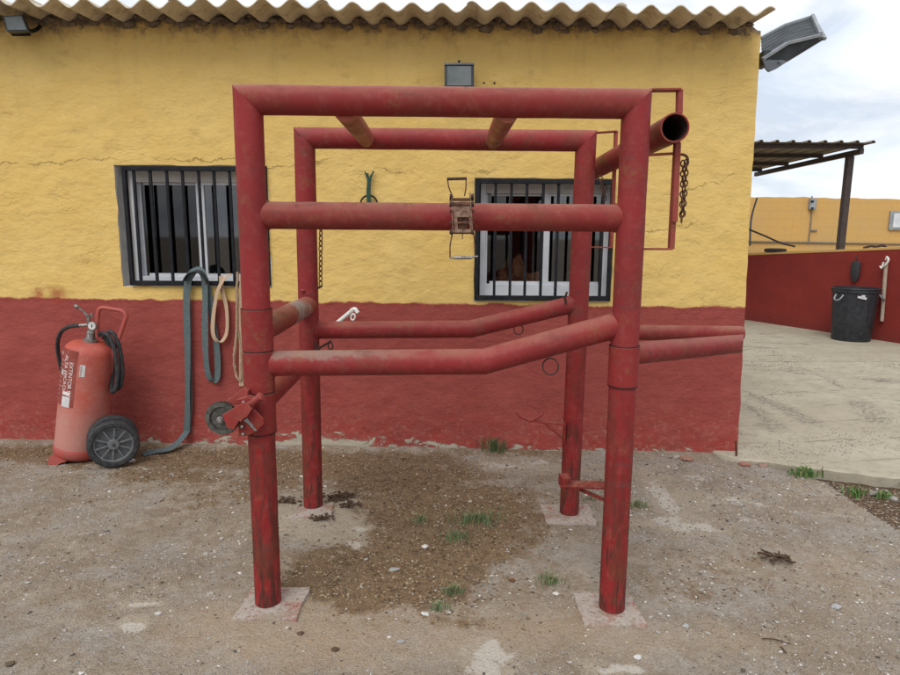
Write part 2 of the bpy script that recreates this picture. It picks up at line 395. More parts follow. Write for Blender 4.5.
def edge_y(L, x):
    if x <= L[0].x: return L[0].y
    for a, b in zip(L, L[1:]):
        if x <= b.x: return a.y + (b.y - a.y) * (x - a.x) / (b.x - a.x)
    return L[-1].y
def soil_right(x, y):
    if x < 1.9: return 0
    ys, yg = edge_y(_SE, x), edge_y(_GE, x); w = fbm(x, y, 5) * .05
    return max(0, min(1, (y - yg + w) / .06)) if y < ys + .3 else 1.0
def axis(lo, hi, step, ext):
    L = []; a = lo
    while a < hi: L.append(a); a += step
    L.append(hi); s = step
    r = [hi]; l = [lo]
    while r[-1] < ext: s *= 1.35; r.append(r[-1] + s)
    s = step
    while l[-1] > -ext: s *= 1.35; l.append(l[-1] - s)
    return l[:0:-1] + L + r[1:]
XS = axis(-3.6, 4.0, .016, 600); YS = axis(1.2, 4.5, .014, 600)
me = bpy.data.meshes.new('ground'); vs = []; msk = []; wht = []
NX, NY = len(XS), len(YS)
for y in YS:
    for x in XS:
        near = -4.5 < x < 5 and .5 < y < 5.5
        if near:
            wx, wy = fbm(x, y, 4) * .06, fbm(x + 9, y, 4) * .06
            so = bl(SOIL, x, y, wx, wy); pa = bl(PALE, x, y, wx, wy); ta = bl(TAN, x, y, wx, wy); wh_ = bl(WHITE, x, y, wx * .5, wy * .5); sr = soil_right(x, y)
            z = gz(x, y) - sr * .045 + fbm(x, y, 26, 2) * (.0016 + .0035 * so + .003 * sr) + (.006 * so * max(0, mnoise.noise(Vector((x * 16, y * 16, 2)))))
        else:
            so = pa = ta = wh_ = 0; sr = 0; z = base_z(x) - (.045 if x > 2 else 0)
            if abs(x) < 8 and -3 < y < 9: z = gz(x, y) - (.045 if x > 2.1 and y > 3 else 0)
        vs.append((x, y, z)); msk.append((max(so, 0), pa, ta, sr)); wht += (wh_, wh_, wh_, 1)
fs = [(j * NX + i, j * NX + i + 1, (j + 1) * NX + i + 1, (j + 1) * NX + i) for j in range(NY - 1) for i in range(NX - 1)]
me.from_pydata(vs, [], fs)
ca = me.color_attributes.new('mask', 'FLOAT_COLOR', 'POINT'); flat = [c for m_ in msk for c in m_]; ca.data.foreach_set('color', flat); cb_ = me.color_attributes.new('smear', 'FLOAT_COLOR', 'POINT'); cb_.data.foreach_set('color', wht)
g = M('dirt_ground', .95, 0, .12)
at = g.attr('mask'); sep = g.nt.nodes.new('ShaderNodeSeparateColor'); g.nt.links.new(at.outputs['Color'], sep.inputs[0]); so, pa, ta = sep.outputs[:3]; sr = at.outputs['Alpha']
n_big = g.noise(1.7, 5, .6); n_mid = g.noise(14, 6, .65); n_fine = g.noise(110, 5, .7); n_gr = g.noise(330, 3, .6)
v1 = g.vor(120, 'F1', 'Color'); vb = g.nt.nodes.new('ShaderNodeRGBToBW'); g.nt.links.new(v1, vb.inputs[0])
vd = g.vor(120, 'F1', 'Distance')
col = g.mix(g.rng(n_big, .35, .65), (.305, .252, .190), (.37, .322, .258))
col = g.mix(g.rng(n_mid, .38, .66), col, (.225, .172, .120))
col = g.mix(g.ma('MULTIPLY', g.rng(g.noise(3.1, 4, .6), .45, .62), .6), col, (.33, .31, .285))
col = g.mix(g.ma('MULTIPLY', g.rng(g.noise(5.5, 7, .7), .50, .60), .5), col, (.20, .155, .11))
col = g.mix(g.ma('MULTIPLY', g.rng(g.noise(38, 6, .75), .50, .60), .45), col, (.17, .135, .10))
tm = g.ma('MULTIPLY', g.ma('ADD', ta, g.rng(n_mid, .3, .7, -.2, .2), True), .75)
col = g.mix(tm, col, (.37, .282, .195))
# gravel specks of differing stones
spk = g.ma('MULTIPLY', g.rng(vb.outputs[0], .52, .62), g.rng(vd, .45, .2)); col = g.mix(g.ma('MULTIPLY', spk, .45), col, (.48, .46, .43))
spd = g.ma('MULTIPLY', g.rng(vb.outputs[0], .42, .34), g.rng(vd, .5, .2)); col = g.mix(g.ma('MULTIPLY', spd, .22), col, (.13, .105, .08))
sm = g.rng(g.ma('ADD', g.ma('SUBTRACT', so, g.ma('MULTIPLY', pa, .6)), g.ma('ADD', g.rng(g.noise(7, 6, .7), .3, .7, -.34, .34), g.rng(n_fine, .3, .7, -.15, .15))), .30, .58)
sc1 = g.mix(g.rng(n_fine, .40, .60), (.095, .058, .030), (.245, .160, .085))
col = g.mix(g.ma('MULTIPLY', sm, .85), col, sc1)
pm = g.rng(g.ma('ADD', pa, g.ma('ADD', g.rng(n_mid, .3, .7, -.5, .5), g.rng(n_fine, .3, .7, -.3, .3))), .35, .75)
col = g.mix(g.ma('MULTIPLY', pm, .78), col, g.mix(n_fine, (.42, .365, .285), (.34, .285, .215)))
col = g.mix(g.rng(g.ma('ADD', sr, g.rng(n_mid, .3, .7, -.3, .3)), .35, .65), col, g.mix(g.rng(n_fine, .4, .6), (.06, .038, .026), (.13, .09, .06)))
wm = g.rng(g.ma('ADD', g.attr('smear').outputs['Fac'], g.ma('ADD', g.rng(g.noise(15, 8, .78), .3, .7, -.62, .62), g.rng(n_fine, .3, .7, -.12, .12))), .48, .70)
col = g.mix(g.rng(n_fine, .32, .52, .38, 0), col, (.14, .11, .08))
col = g.mix(g.ma('MULTIPLY', wm, .62), col, g.mix(n_fine, (.60, .57, .52), (.44, .41, .36)))
hsum = g.ma('ADD', g.ma('MULTIPLY', n_fine, .5), g.ma('MULTIPLY', g.rng(vd, .5, 0), .5))
nb = g.bump(hsum, .7, .010); nb = g.bump(n_mid, .5, .02, nb); nb = g.bump(n_gr, .5, .003, nb)
ground = link('ground', me, g.done(col, nb)); tag(ground, kind='structure')

# concrete slab of the side yard
SLABZ = .035
s = M('slab_concrete', .9, 0, .15)
n1 = s.noise(1.3, 5); n2 = s.noise(40, 6, .7)
rv = s.nt.nodes.new('ShaderNodeMapping'); s.nt.links.new(s.pos, rv.inputs[0]); rv.inputs['Rotation'].default_value = (0, 0, R(-20)); rv.inputs['Scale'].default_value = (.9, 1.35, 1)
st = s.noise(2.2, 9, .66, rv.outputs[0], .5)
col = s.mix(s.rng(n1, .35, .65), (.37, .33, .252), (.43, .39, .305)); col = s.mix(s.rng(s.noise(4, 7, .7), .45, .65, 0, .7), col, (.33, .295, .225)); col = s.mix(s.ma('MULTIPLY', s.rng(s.noise(13, 6, .75), .52, .64), .5), col, (.24, .21, .165))
dk = s.ma('MULTIPLY', s.rng(st, .60, .68), s.rng(s.noise(38, 5, .75), .42, .56)); col = s.mix(s.ma('MULTIPLY', dk, .80), col, (.085, .08, .07))
wv = s.nt.nodes.new('ShaderNodeTexWave'); wv.bands_direction = 'Y'; wv.inputs['Scale'].default_value = .55; wv.inputs['Distortion'].default_value = 3; wv.inputs['Detail'].default_value = 3; wv.inputs['Detail Scale'].default_value = .6
s.nt.links.new(rv.outputs[0], wv.inputs[0])
ln = s.ma('MULTIPLY', s.rng(wv.outputs[1], .992, 1.0), s.rng(s.noise(5, 4), .45, .6)); col = s.mix(s.ma('MULTIPLY', ln, .7), col, (.12, .105, .085))
col = s.mix(s.rng(n2, .6, .7, 0, .35), col, (.15, .13, .11))
def sband(p, q, wd, wob):
    t_ = (q - p).normalized(); n_ = Vector((-t_.y, t_.x)); c_ = n_.x * p.x + n_.y * p.y
    dd_ = s.ma('SUBTRACT', s.ma('ADD', s.ma('MULTIPLY', s.x, n_.x), s.ma('MULTIPLY', s.y, n_.y)), c_)
    dd_ = s.ma('ABSOLUTE', s.ma('ADD', dd_, s.rng(s.noise(1.6, 4, .6), .3, .7, -wob, wob)))
    al = s.ma('SUBTRACT', s.ma('ADD', s.ma('MULTIPLY', s.x, t_.x), s.ma('MULTIPLY', s.y, t_.y)), t_.x * p.x + t_.y * p.y)
    ends = s.ma('MULTIPLY', s.rng(al, -.1, .2), s.rng(al, (q - p).length + .1, (q - p).length - .2))
    return s.ma('MULTIPLY', s.rng(dd_, wd, wd * .3), ends)
for (pu, qu, wd, wob, am) in (((738, 364), (1000, 368), .030, .05, .6), ((738, 372), (960, 383), .018, .05, .6), ((738, 380), (880, 395), .014, .06, .5), ((870, 398), (960, 400), .012, .02, .5), ((745, 345), (800, 349), .05, .03, .5)):
    a_, b_ = G(*pu), G(*qu); col = s.mix(s.ma('MULTIPLY', sband(a_.xy, b_.xy, wd, wob), s.ma('MULTIPLY', s.rng(s.noise(9, 5, .7), .38, .55), am)), col, (.12, .105, .085))
for (pu, qu, wd) in (((740, 392), (768, 408), .07), ((768, 404), (822, 432), .13), ((738, 405), (790, 440), .12), ((855, 404), (880, 432), .16), ((855, 385), (920, 387), .16), ((800, 372), (850, 395), .06), ((745, 350), (778, 352), .12)):
    a_, b_ = G(*pu), G(*qu); col = s.mix(s.ma('MULTIPLY', sband(a_.xy, b_.xy, wd, .08), s.ma('MULTIPLY', s.rng(s.noise(30, 7, .8), .47, .57), .75)), col, (.10, .092, .08))
nbs = s.bump(n2, .5, .006); nbs = s.bump(st, .4, .03, nbs); MAT['slab'] = s.done(col, nbs)
bm = bmesh.new()
def slab_z(x, y): return SLABZ + base_z(min(x, 3.2)) + .006 * mnoise.noise(Vector((x * 1.3, y * 1.3, 0)))
xs = [1.86 + i * .05 for i in range(150)]; rows = []
for i, x in enumerate(xs):
    y0 = edge_y(_SE, x) + fbm(x, 1, 6) * .03; col_ = []
    ylist = [y0 + .0 + (24 - y0) * (k / 40) ** 1.8 for k in range(41)]
    col_.append(bm.verts.new((x, y0 + .015, slab_z(x, y0) - .12)))
    for k, y in enumerate(ylist):
        zz = slab_z(x, y)
        col_.append(bm.verts.new((x, y, zz - (.012 if k == 0 else 0))))
        if k == 0: col_.append(bm.verts.new((x, y + .015 + .01 * mnoise.noise(Vector((x * 9, 0, 0))), zz)))
    rows.append(col_)
for A, B in zip(rows, rows[1:]):
    for k in range(len(A) - 1): bm.faces.new((A[k], B[k], B[k + 1], A[k + 1]))
tag(obj('pavement', bm, MAT['slab'], smooth=True, sharp=50), kind='structure')

# ---------------------------------------------------------------- building
YW = 4.25
BX0 = -5.2
PITCH_R = math.tan(R(3.0)); YE = 3.95; WAVE = .177
_ra, _rb = P(180, 4.5, YE), P(740, 11.5, YE)
def roof_z(x, y): return _ra.z + (_rb.z - _ra.z) * (x - _ra.x) / (_rb.x - _ra.x) + (y - YE) * PITCH_R
_cx = P(740, 10, YE).x
AMP = .025
def wave(x): return AMP * math.cos(2 * PI * (x - _cx) / WAVE)
EDGE = [P(u, v, YW) for u, v in ((736.5, 470), (738, 440), (742, 370), (745.5, 305), (749, 230), (753, 160), (758, 80), (761, 30), (762, 10))]
def edge_x(z):
    if z <= EDGE[0].z: return EDGE[0].x
    for a, b in zip(EDGE, EDGE[1:]):
        if z <= b.z: return a.x + (b.x - a.x) * (z - a.z) / (b.z - a.z)
    return EDGE[-1].x
WINS = []
for (a, b, c, d) in (((112.5, 163), (270, 168), (124, 284), (269.5, 289)), ((475, 176.5), (613.5, 180), (474, 299.5), (612, 303))):
    tl, tr, bl_, br = P(*a, YW), P(*b, YW), P(*c, YW), P(*d, YW)
    WINS.append(((tl.x + bl_.x) / 2, (tr.x + br.x) / 2, (bl_.z + br.z) / 2, (tl.z + tr.z) / 2))
# grid lines containing the window edges
def lines(lo, hi, step, must):
    k = sorted({lo, hi, *must}); out = []
    for a, b in zip(k, k[1:]):
        n = max(1, round((b - a) / step)); out += [a + (b - a) * i / n for i in range(n)]
    return out + [hi]
gx = lines(BX0, 2.0, .02, [w[0] for w in WINS] + [w[1] for w in WINS])
gzl = lines(-.2, 2.85, .02, [w[2] for w in WINS] + [w[3] for w in WINS])
w_ = M('painted_plaster', .9, 0, .15)
def lin_z(p1, p2):
    a, b = P(*p1, YW), P(*p2, YW); k = (b.z - a.z) / (b.x - a.x); return k, a.z - k * a.x
kb, cb = lin_z((0, 297.5), (740, 307.5))
nA = w_.noise(2.2, 6, .6); nB = w_.noise(16, 6, .65); nC = w_.noise(70, 5, .7)
zl = w_.ma('SUBTRACT', w_.z, w_.ma('ADD', w_.ma('MULTIPLY', w_.x, kb), cb))
zl2 = w_.ma('ADD', zl, w_.rng(w_.noise(7, 5, .6), .3, .7, -.012, .012))
yel = w_.mix(w_.rng(nA, .35, .65), (.635, .435, .140), (.66, .470, .168))
yel = w_.mix(w_.rng(nB, .5, .75, 0, .4), yel, (.57, .37, .11))
yel = w_.mix(w_.rng(w_.noise(5, 5, .7, w_.vec(1, 1, 2.2)), .58, .72, 0, .55), yel, (.43, .28, .10))
# rain dirt and mortar splashes under the eaves
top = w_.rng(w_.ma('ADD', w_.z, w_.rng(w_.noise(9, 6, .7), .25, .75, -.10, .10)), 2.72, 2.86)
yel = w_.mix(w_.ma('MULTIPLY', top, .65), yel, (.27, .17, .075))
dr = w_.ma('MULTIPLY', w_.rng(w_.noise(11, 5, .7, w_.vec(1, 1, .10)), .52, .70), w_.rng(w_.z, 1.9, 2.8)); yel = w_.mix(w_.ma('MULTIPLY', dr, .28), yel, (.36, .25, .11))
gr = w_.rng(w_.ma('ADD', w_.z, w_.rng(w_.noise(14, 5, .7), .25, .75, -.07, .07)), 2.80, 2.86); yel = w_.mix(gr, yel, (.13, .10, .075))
red = w_.mix(w_.rng(nA, .35, .65), (.295, .069, .058), (.262, .057, .049))
red = w_.mix(w_.rng(nB, .52, .72, 0, .35), red, (.245, .048, .042))
red = w_.mix(w_.rng(w_.noise(4.3, 5, .7, w_.vec(1, 1, 2.5)), .52, .68, 0, .5), red, (.33, .085, .07))
lowm = w_.rng(w_.z, .45, .0)
red = w_.mix(w_.ma('MULTIPLY', w_.rng(w_.noise(7, 5, .7), .40, .62), w_.ma('MULTIPLY', lowm, .6)), red, (.33, .04, .032))
red = w_.mix(w_.ma('MULTIPLY', w_.rng(w_.noise(30, 6, .75), .52, .66), w_.ma('MULTIPLY', lowm, .65)), red, (.38, .21, .15))
scr = w_.rng(w_.noise(60, 3, .6, w_.vec(.25, 1, 1.6)), .72, .76, 0, .6); red = w_.mix(scr, red, (.45, .22, .19))
col = w_.mix(w_.rng(zl2, -.006, .006), red, yel)
edgeline = w_.ma('MULTIPLY', w_.rng(w_.ma('ABSOLUTE', w_.ma('ADD', zl2, .012)), .02, .0), w_.rng(nB, .4, .6)); col = w_.mix(w_.ma('MULTIPLY', edgeline, .5), col, (.22, .03, .025))
# stray red paint dabs on the yellow at the left
for (u, v, rad) in ((57, 295, .085), (40, 294, .06)):
    c = P(u, v, YW); vd_ = w_.nt.nodes.new('ShaderNodeVectorMath'); vd_.operation = 'DISTANCE'; w_.nt.links.new(w_.pos, vd_.inputs[0]); vd_.inputs[1].default_value = (c.x, YW, c.z)
    dm = w_.ma('MULTIPLY', w_.rng(w_.ma('ADD', vd_.outputs['Value'], w_.rng(nB, .3, .7, -.03, .03)), rad, .01), .7); col = w_.mix(dm, col, (.30, .05, .03))
# peeling paint at the foot
ground_h = w_.ma('ADD', w_.z, w_.ma('MULTIPLY', w_.x, .014))
xm = w_.rng(w_.ma('ABSOLUTE', w_.ma('ADD', w_.x, .85)), 1.15, .25, .01, .185)
pn = w_.noise(9, 7, .66, w_.vec(.65, 1, 1.3), .5)
pl = w_.ma('SUBTRACT', w_.ma('ADD', w_.ma('SUBTRACT', pn, .5), xm), w_.rng(ground_h, -.01, .20, -.07, .44))
peel = w_.rng(pl, .045, .06); col = w_.mix(peel, col, w_.mix(nC, (.44, .40, .32), (.33, .295, .225)))
rim = w_.ma('MULTIPLY', w_.rng(pl, .0, .045), w_.rng(pl, .06, .045)); col = w_.mix(w_.ma('MULTIPLY', rim, .35), col, (.40, .16, .13))
# cracks in the render
wrp = w_.vec(.5, 1, 1.1)
cn = w_.noise(2.6, 6, .55, wrp, .6); crack = w_.rng(w_.ma('ABSOLUTE', w_.ma('SUBTRACT', cn, .5)), .0, .007, 1, 0); cg = w_.ma('MULTIPLY', crack, w_.rng(w_.noise(1.4, 3), .54, .64))
col = w_.mix(w_.ma('MULTIPLY', cg, .04), col, (.16, .10, .045))
crk = None
for (u0, v0, u1, v1) in ((-60, 168, 118, 160), (372, 170, 425, 177), (425, 170, 500, 174), (655, 205, 745, 172), (640, 235, 700, 222), (250, 170, 330, 160), (150, 158, 262, 160)):
    pa_, pb_ = P(u0, v0, YW), P(u1, v1, YW); kk = (pb_.z - pa_.z) / (pb_.x - pa_.x)
    lz = w_.ma('ADD', w_.ma('MULTIPLY', w_.x, kk), pa_.z - kk * pa_.x)
    dd_ = w_.ma('ABSOLUTE', w_.ma('SUBTRACT', w_.ma('SUBTRACT', w_.z, lz), w_.rng(w_.noise(5.5, 6, .65), .25, .75, -.06, .06)))
    mk = w_.ma('MULTIPLY', w_.rng(dd_, .0, .0065, 1, 0), w_.ma('MULTIPLY', w_.rng(w_.x, pa_.x, pa_.x + .06), w_.rng(w_.x, pb_.x, pb_.x - .06)))
    crk = mk if crk is None else w_.ma('MAXIMUM', crk, mk)
crk = w_.ma('MULTIPLY', crk, w_.rng(w_.noise(4, 3), .38, .52)); col = w_.mix(w_.ma('MULTIPLY', crk, .30), col, (.26, .15, .06))
cn2 = w_.noise(7, 4, .5, wrp, .8); cr2 = w_.ma('MULTIPLY', w_.rng(w_.ma('ABSOLUTE', w_.ma('SUBTRACT', cn2, .5)), .0, .014, 1, 0), w_.rng(w_.noise(2.6, 3), .55, .66))
hh = w_.ma('SUBTRACT', w_.ma('MULTIPLY', nC, .25), w_.ma('ADD', w_.ma('ADD', w_.ma('MULTIPLY', cg, .5), w_.ma('MULTIPLY', crk, 1.6)), w_.ma('ADD', w_.ma('MULTIPLY', cr2, .45), w_.ma('MULTIPLY', peel, 1.0))))
nbw = w_.bump(hh, .75, .006); nbw = w_.bump(w_.noise(9, 5, .6, w_.vec(.8, 1, 1.3)), .55, .030, nbw)
MAT['wall'] = w_.done(col, nbw)
B = thing('farm_building', (-1.5, YW, 0), 'long low building, yellow above and dark red below, with a corrugated roof', 'building')
bm = bmesh.new(); idx = {}
def inwin(x, z):
    for a, b, c, d in WINS:
        if a - 1e-6 < x < b + 1e-6 and c - 1e-6 < z < d + 1e-6: return True
    return False
def wv_(x, z):
    k = (x, z)
    if k in idx: return idx[k]
    X = x
    if x > 1.0: X = 1.0 + (x - 1.0) * (edge_x(z) - 1.0) / 1.0
    Z = z; tz = roof_z(X, YW) + wave(X) - .004
    if z > 2.5: Z = 2.5 + (z - 2.5) * (tz - 2.5) / .35
    d = fbm(x, z, 1.1, 2) * .010 + fbm(x + 5, z, 5, 3) * .0045
    wf = min([max(a - x, x - b, c - z, z - d_) for a, b, c, d_ in WINS]); 
    # rough arris around the openings and at the corner
    if 0 <= wf < .001:
        X += mnoise.noise(Vector((x * 8, z * 8, 1))) * .008; Z += mnoise.noise(Vector((x * 8, z * 8, 7))) * .007
    if x > 1.97: X += mnoise.noise(Vector((1, z * 7, 3))) * .008
    idx[k] = bm.verts.new((X, YW + d, Z)); return idx[k]
for i in range(len(gx) - 1):
    for j in range(len(gzl) - 1):
        if inwin((gx[i] + gx[i + 1]) / 2, (gzl[j] + gzl[j + 1]) / 2): continue
        bm.faces.new((wv_(gx[i], gzl[j]), wv_(gx[i + 1], gzl[j]), wv_(gx[i + 1], gzl[j + 1]), wv_(gx[i], gzl[j + 1])))
# reveals and the corner return, far walls
col_e = [wv_(gx[-1], z) for z in gzl]; prev = None
for vtx in col_e:
    b_ = bm.verts.new((vtx.co.x - .02 * 0, YW + 5.5, vtx.co.z)); m_ = bm.verts.new((vtx.co.x + .004, YW + .03, vtx.co.z))
    if prev: bm.faces.new((prev[0], prev[1], m_, vtx)); bm.faces.new((prev[1], prev[2], b_, m_))
    prev = (vtx, m_, b_)
box(bm, ((BX0 + 1.95) / 2, YW + 5.6, 1.3), (1.95 - BX0, .2, 3.0)); box(bm, (BX0 - .1, YW + 2.8, 1.3), (.2, 5.6, 3.0))
obj('wall', bm, MAT['wall'], B, sharp=60)
# interior
bm = bmesh.new(); box(bm, ((BX0 + 1.9) / 2, YW + 2.6, 1.35), (1.9 - BX0 - .3, 4.7, 2.75))
iw = obj('interior_wall', bm, MAT['interior'], B, smooth=False).data
# open the room box towards the windows
b2 = bmesh.new(); b2.from_mesh(iw); ff = [f for f in b2.faces if f.calc_center_median().y + YW < YW + .3]; bmesh.ops.delete(b2, geom=ff, context='FACES_ONLY'); b2.to_mesh(iw); b2.free()
# roof sheets
r_ = M('fibre_cement', .92, 0, .12); q1 = r_.noise(5, 6, .65); q2 = r_.noise(45, 5, .7)
rc = r_.mix(r_.rng(q1, .35, .65), (.66, .60, .49), (.53, .47, .37)); rc = r_.mix(r_.rng(r_.noise(11, 5, .7), .5, .66, 0, .55), rc, (.30, .22, .14)); rc = r_.mix(r_.rng(q2, .55, .7, 0, .5), rc, (.44, .40, .33))
rc = r_.mix(r_.rng(r_.noise(8, 5, .7), .58, .64, 0, .5), rc, (.15, .13, .10))
MAT['fibre'] = r_.done(rc, r_.bump(q2, .5, .004))
nW = 5; x1 = _cx + WAVE * 1.18; k = 0
while x1 > BX0 - .3:
    x0 = x1 - nW * WAVE - .06; bm = bmesh.new(); n = int((x1 - x0) / .011); dz = .0075 if k % 2 else 0; dy = random.uniform(-.018, .018); A = []
    ye = YE + dy; ys = [ye, YW - .1, YW + .05, YW + 2.0, YW + 5.7]
    for t_ in (.0, .007):
        A.append([[bm.verts.new((x0 + (x1 - x0) * i / n, y + (mnoise.noise(Vector((x0 + i * .2, 0, 0))) * .004 if y == ye else 0), roof_z(x0 + (x1 - x0) * i / n, y) + wave(x0 + (x1 - x0) * i / n) + t_ + dz)) for y in ys] for i in range(n + 1)])
    for i in range(n):
        for j in range(len(ys) - 1):
            for L in A: bm.faces.new((L[i][j], L[i + 1][j], L[i + 1][j + 1], L[i][j + 1]))
        bm.faces.new((A[0][i][0], A[0][i + 1][0], A[1][i + 1][0], A[1][i][0]))
    for i in (0, n):
        for j in range(len(ys) - 1): bm.faces.new((A[0][i][j], A[0][i][j + 1], A[1][i][j + 1], A[1][i][j]))
    obj('roof_sheet', bm, MAT['fibre'], B); x1 = x0 + .06; k += 1
# lumps of mortar between wall head and sheets
bm = bmesh.new(); x = BX0
while x < 1.9:
    x += random.uniform(.03, .075); r0 = random.uniform(.015, .032)
    z0 = roof_z(x, YW) + wave(x) - random.uniform(.0, .022)
    r = bmesh.ops.create_icosphere(bm, subdivisions=2, radius=r0, matrix=Matrix.Translation((x, YW - .004, z0)) @ Matrix.Diagonal((1.5, .7, .8, 1)))
    for v in r['verts']: v.co += (v.co - Vector((x, YW, z0))) * mnoise.noise(v.co * 60) * .5
obj('mortar_joint', bm, MAT['mortar'], B)

# windows
def window(wi, px):
    a, b, c, d = WINS[wi]; ww, hh_ = b - a, d - c
    D = YW + .13
    # reveal (dark grey jamb lining)
    bm = bmesh.new()
    for (x, z, sx, sz) in ((a - .01, (c + d) / 2, .02, hh_ + .04), (b + .01, (c + d) / 2, .02, hh_ + .04), ((a + b) / 2, c - .01, ww, .02), ((a + b) / 2, d + .01, ww, .02)):
        box(bm, (x, YW + .145, z), (sx, .27, sz))
    obj('window_reveal', bm, MAT['grey_jamb'], B, smooth=False)
    X = lambda u: P(u, px['vm'], D).x
    Z = lambda v: P(px['um'], v, D).z
    L, Rr, T, Bt = px['L'], px['R'], px['T'], px['B']
    fx0, fx1, fz0, fz1 = X(L[0]), X(Rr[1]), c + .004, d - .004
    bm = bmesh.new(); dp = .06; y = D
    box(bm, ((fx0 + X(L[1])) / 2, y, (fz0 + fz1) / 2), (X(L[1]) - fx0, dp, fz1 - fz0), bev=.004)
    box(bm, ((fx1 + X(Rr[0])) / 2, y, (fz0 + fz1) / 2), (fx1 - X(Rr[0]), dp, fz1 - fz0), bev=.004)
    xl, xr = X(L[1]), X(Rr[0]); zb = Z(Bt); zt = Z(T)
    box(bm, ((xl + xr) / 2, y, (fz0 + zb) / 2), (xr - xl, dp - .004, zb - fz0), bev=.004)
    win = obj('window', bm, MAT['white'], B, smooth=False); win['label'] = px['label']
    bm = bmesh.new(); box(bm, ((xl + xr) / 2, y + .004, (zt + fz1) / 2), (xr - xl, dp + .01, fz1 - zt), bev=.004)
    obj('shutter_box', bm, MAT['shutter'], win, smooth=False)
    m0, m1 = X(px['M'][0]), X(px['M'][1])
    # two sliding sashes: aluminium edges and panes
    for si, (sx0, sx1, yy, gm) in enumerate(((xl, m1, y + .012, 'glass_dull'), (m0, xr, y - .012, 'glass'))):
        bm = bmesh.new(); st_ = .016 if si == 0 else .012; e1 = m1 - m0
        box(bm, (sx0 + (st_ if si == 0 else e1) / 2, yy, (zb + zt) / 2), ((st_ if si == 0 else e1), .02, zt - zb), bev=.002)
        box(bm, (sx1 - (e1 if si == 0 else st_) / 2, yy, (zb + zt) / 2), ((e1 if si == 0 else st_), .02, zt - zb), bev=.002)
        box(bm, ((sx0 + sx1) / 2, yy, zb + .009), (sx1 - sx0 - st_ - e1, .019, .018)); box(bm, ((sx0 + sx1) / 2, yy, zt - .008), (sx1 - sx0 - st_ - e1, .019, .014))
        obj('sash', bm, MAT['white'], win, smooth=False)
        bm = bmesh.new(); vv = [bm.verts.new(p) for p in ((sx0 + .004, yy + .001, zb), (sx1 - .004, yy + .001, zb), (sx1 - .004, yy + .001, zt), (sx0 + .004, yy + .001, zt))]; bm.faces.new(vv)
        obj('pane', bm, MAT[gm], win, smooth=False)
    # side lining
    if px.get('side'):
        bm = bmesh.new(); box(bm, ((a + fx0) / 2 + .01, D + .005, (c + d) / 2), (fx0 - a - .022, .03, hh_ - .01)); obj('side_panel', bm, MAT['shutter'], win, smooth=False)
    # grille
    yg = YW - .008; bt = .026
    bm = bmesh.new()
    for (x, z, sx, sz) in ((a + bt / 2 + px['gi'], (c + d) / 2, bt, hh_ - .02), (b - bt / 2 - .004, (c + d) / 2, bt, hh_ - .02)): box(bm, (x, yg, z), (sx, .03, sz), bev=.003)
    for z, h_ in ((c + .022, .034), (d - .022, .030)): box(bm, ((a + b) / 2 + px['gi'] / 2, yg - .002, z), (ww - .01 - px['gi'], .026, h_), bev=.003)
    gr_ = obj('window_grille', bm, MAT['black'], B, smooth=False)
    for u in px['bars']:
        x = P(u, px['vm'], yg).x; bm = bmesh.new(); w2 = .0185 + random.uniform(-.001, .001)
        bar(bm, (x, yg + .004, c + .03), (x + random.uniform(-.003, .003), yg + .004, d - .03), w2, .015, (1, 0, 0), .002); obj('grille_bar', bm, MAT['black'], gr_, smooth=False)
window(0, dict(vm=228, um=200, L=(135, 141), R=(264, 272), T=183, B=276, M=(199, 207), side=True, gi=.058, bars=(137, 153.5, 169.5, 185.5, 201.5, 216.5, 232, 247), label='left barred window with straps hung on its grille'))
window(1, dict(vm=240, um=545, L=(480, 485), R=(604, 611), T=194, B=284, M=(541, 549), side=False, gi=.004, bars=(495, 511, 526, 542, 557, 573, 588, 602), label='right barred window behind the frame'))
# straw-coloured heap inside, behind the right window
def lump(name, c, r, mat, sub=4, amp=.35, fr=4, parent=None, sc_=(1, 1, 1), seed=0):
    bm = bmesh.new(); bmesh.ops.create_icosphere(bm, subdivisions=sub, radius=1)
    for v in bm.verts:
        n_ = 1 + amp * mnoise.fractal(v.co * fr * .5 + Vector((seed, 0, 0)), .7, 2, 4)
        v.co = Vector((v.co.x * sc_[0], v.co.y * sc_[1], v.co.z * sc_[2])) * r * n_ + Vector(c)
    return obj(name, bm, mat, parent, None if parent else c)
c = P(510, 285, YW + .75)
h_ = lump('covered_heap', (c.x, c.y, .62), .55, MAT['heap'], 4, .5, 4, None, (.62, .5, 1.05), 3); tag(h_, 'crumpled brown heap indoors behind the right barred window', 'heap')
c = P(578, 278, YW + .55)
t = thing('steel_pot', (c.x, c.y, c.z - .12), 'shiny metal pot standing indoors behind the right barred window', 'pot')
obj('pot_body', lathe(bmesh.new(), [(.09, -.12), (.10, -.1), (.10, .03), (.108, .035), (.1, .04), (.09, .0), (.085, -.1)], c), MAT['steel'], t)
bm = bmesh.new(); box(bm, (c.x - .1, c.y + .2, c.z - .145), (1.3, .6, .04), bev=.005)
tt = thing('work_table', (c.x - .1, c.y + .2, 0), 'dark table indoors under the metal pot', 'table'); obj('table_top', bm, MAT['interior'], tt, smooth=False)
for sx in (-.6, .4):
    for sy in (-.05, .45):
        bm = bmesh.new(); box(bm, (c.x + sx, c.y + sy, (c.z - .165) / 2), (.05, .05, c.z - .165)); obj('leg', bm, MAT['interior'], tt, smooth=False)

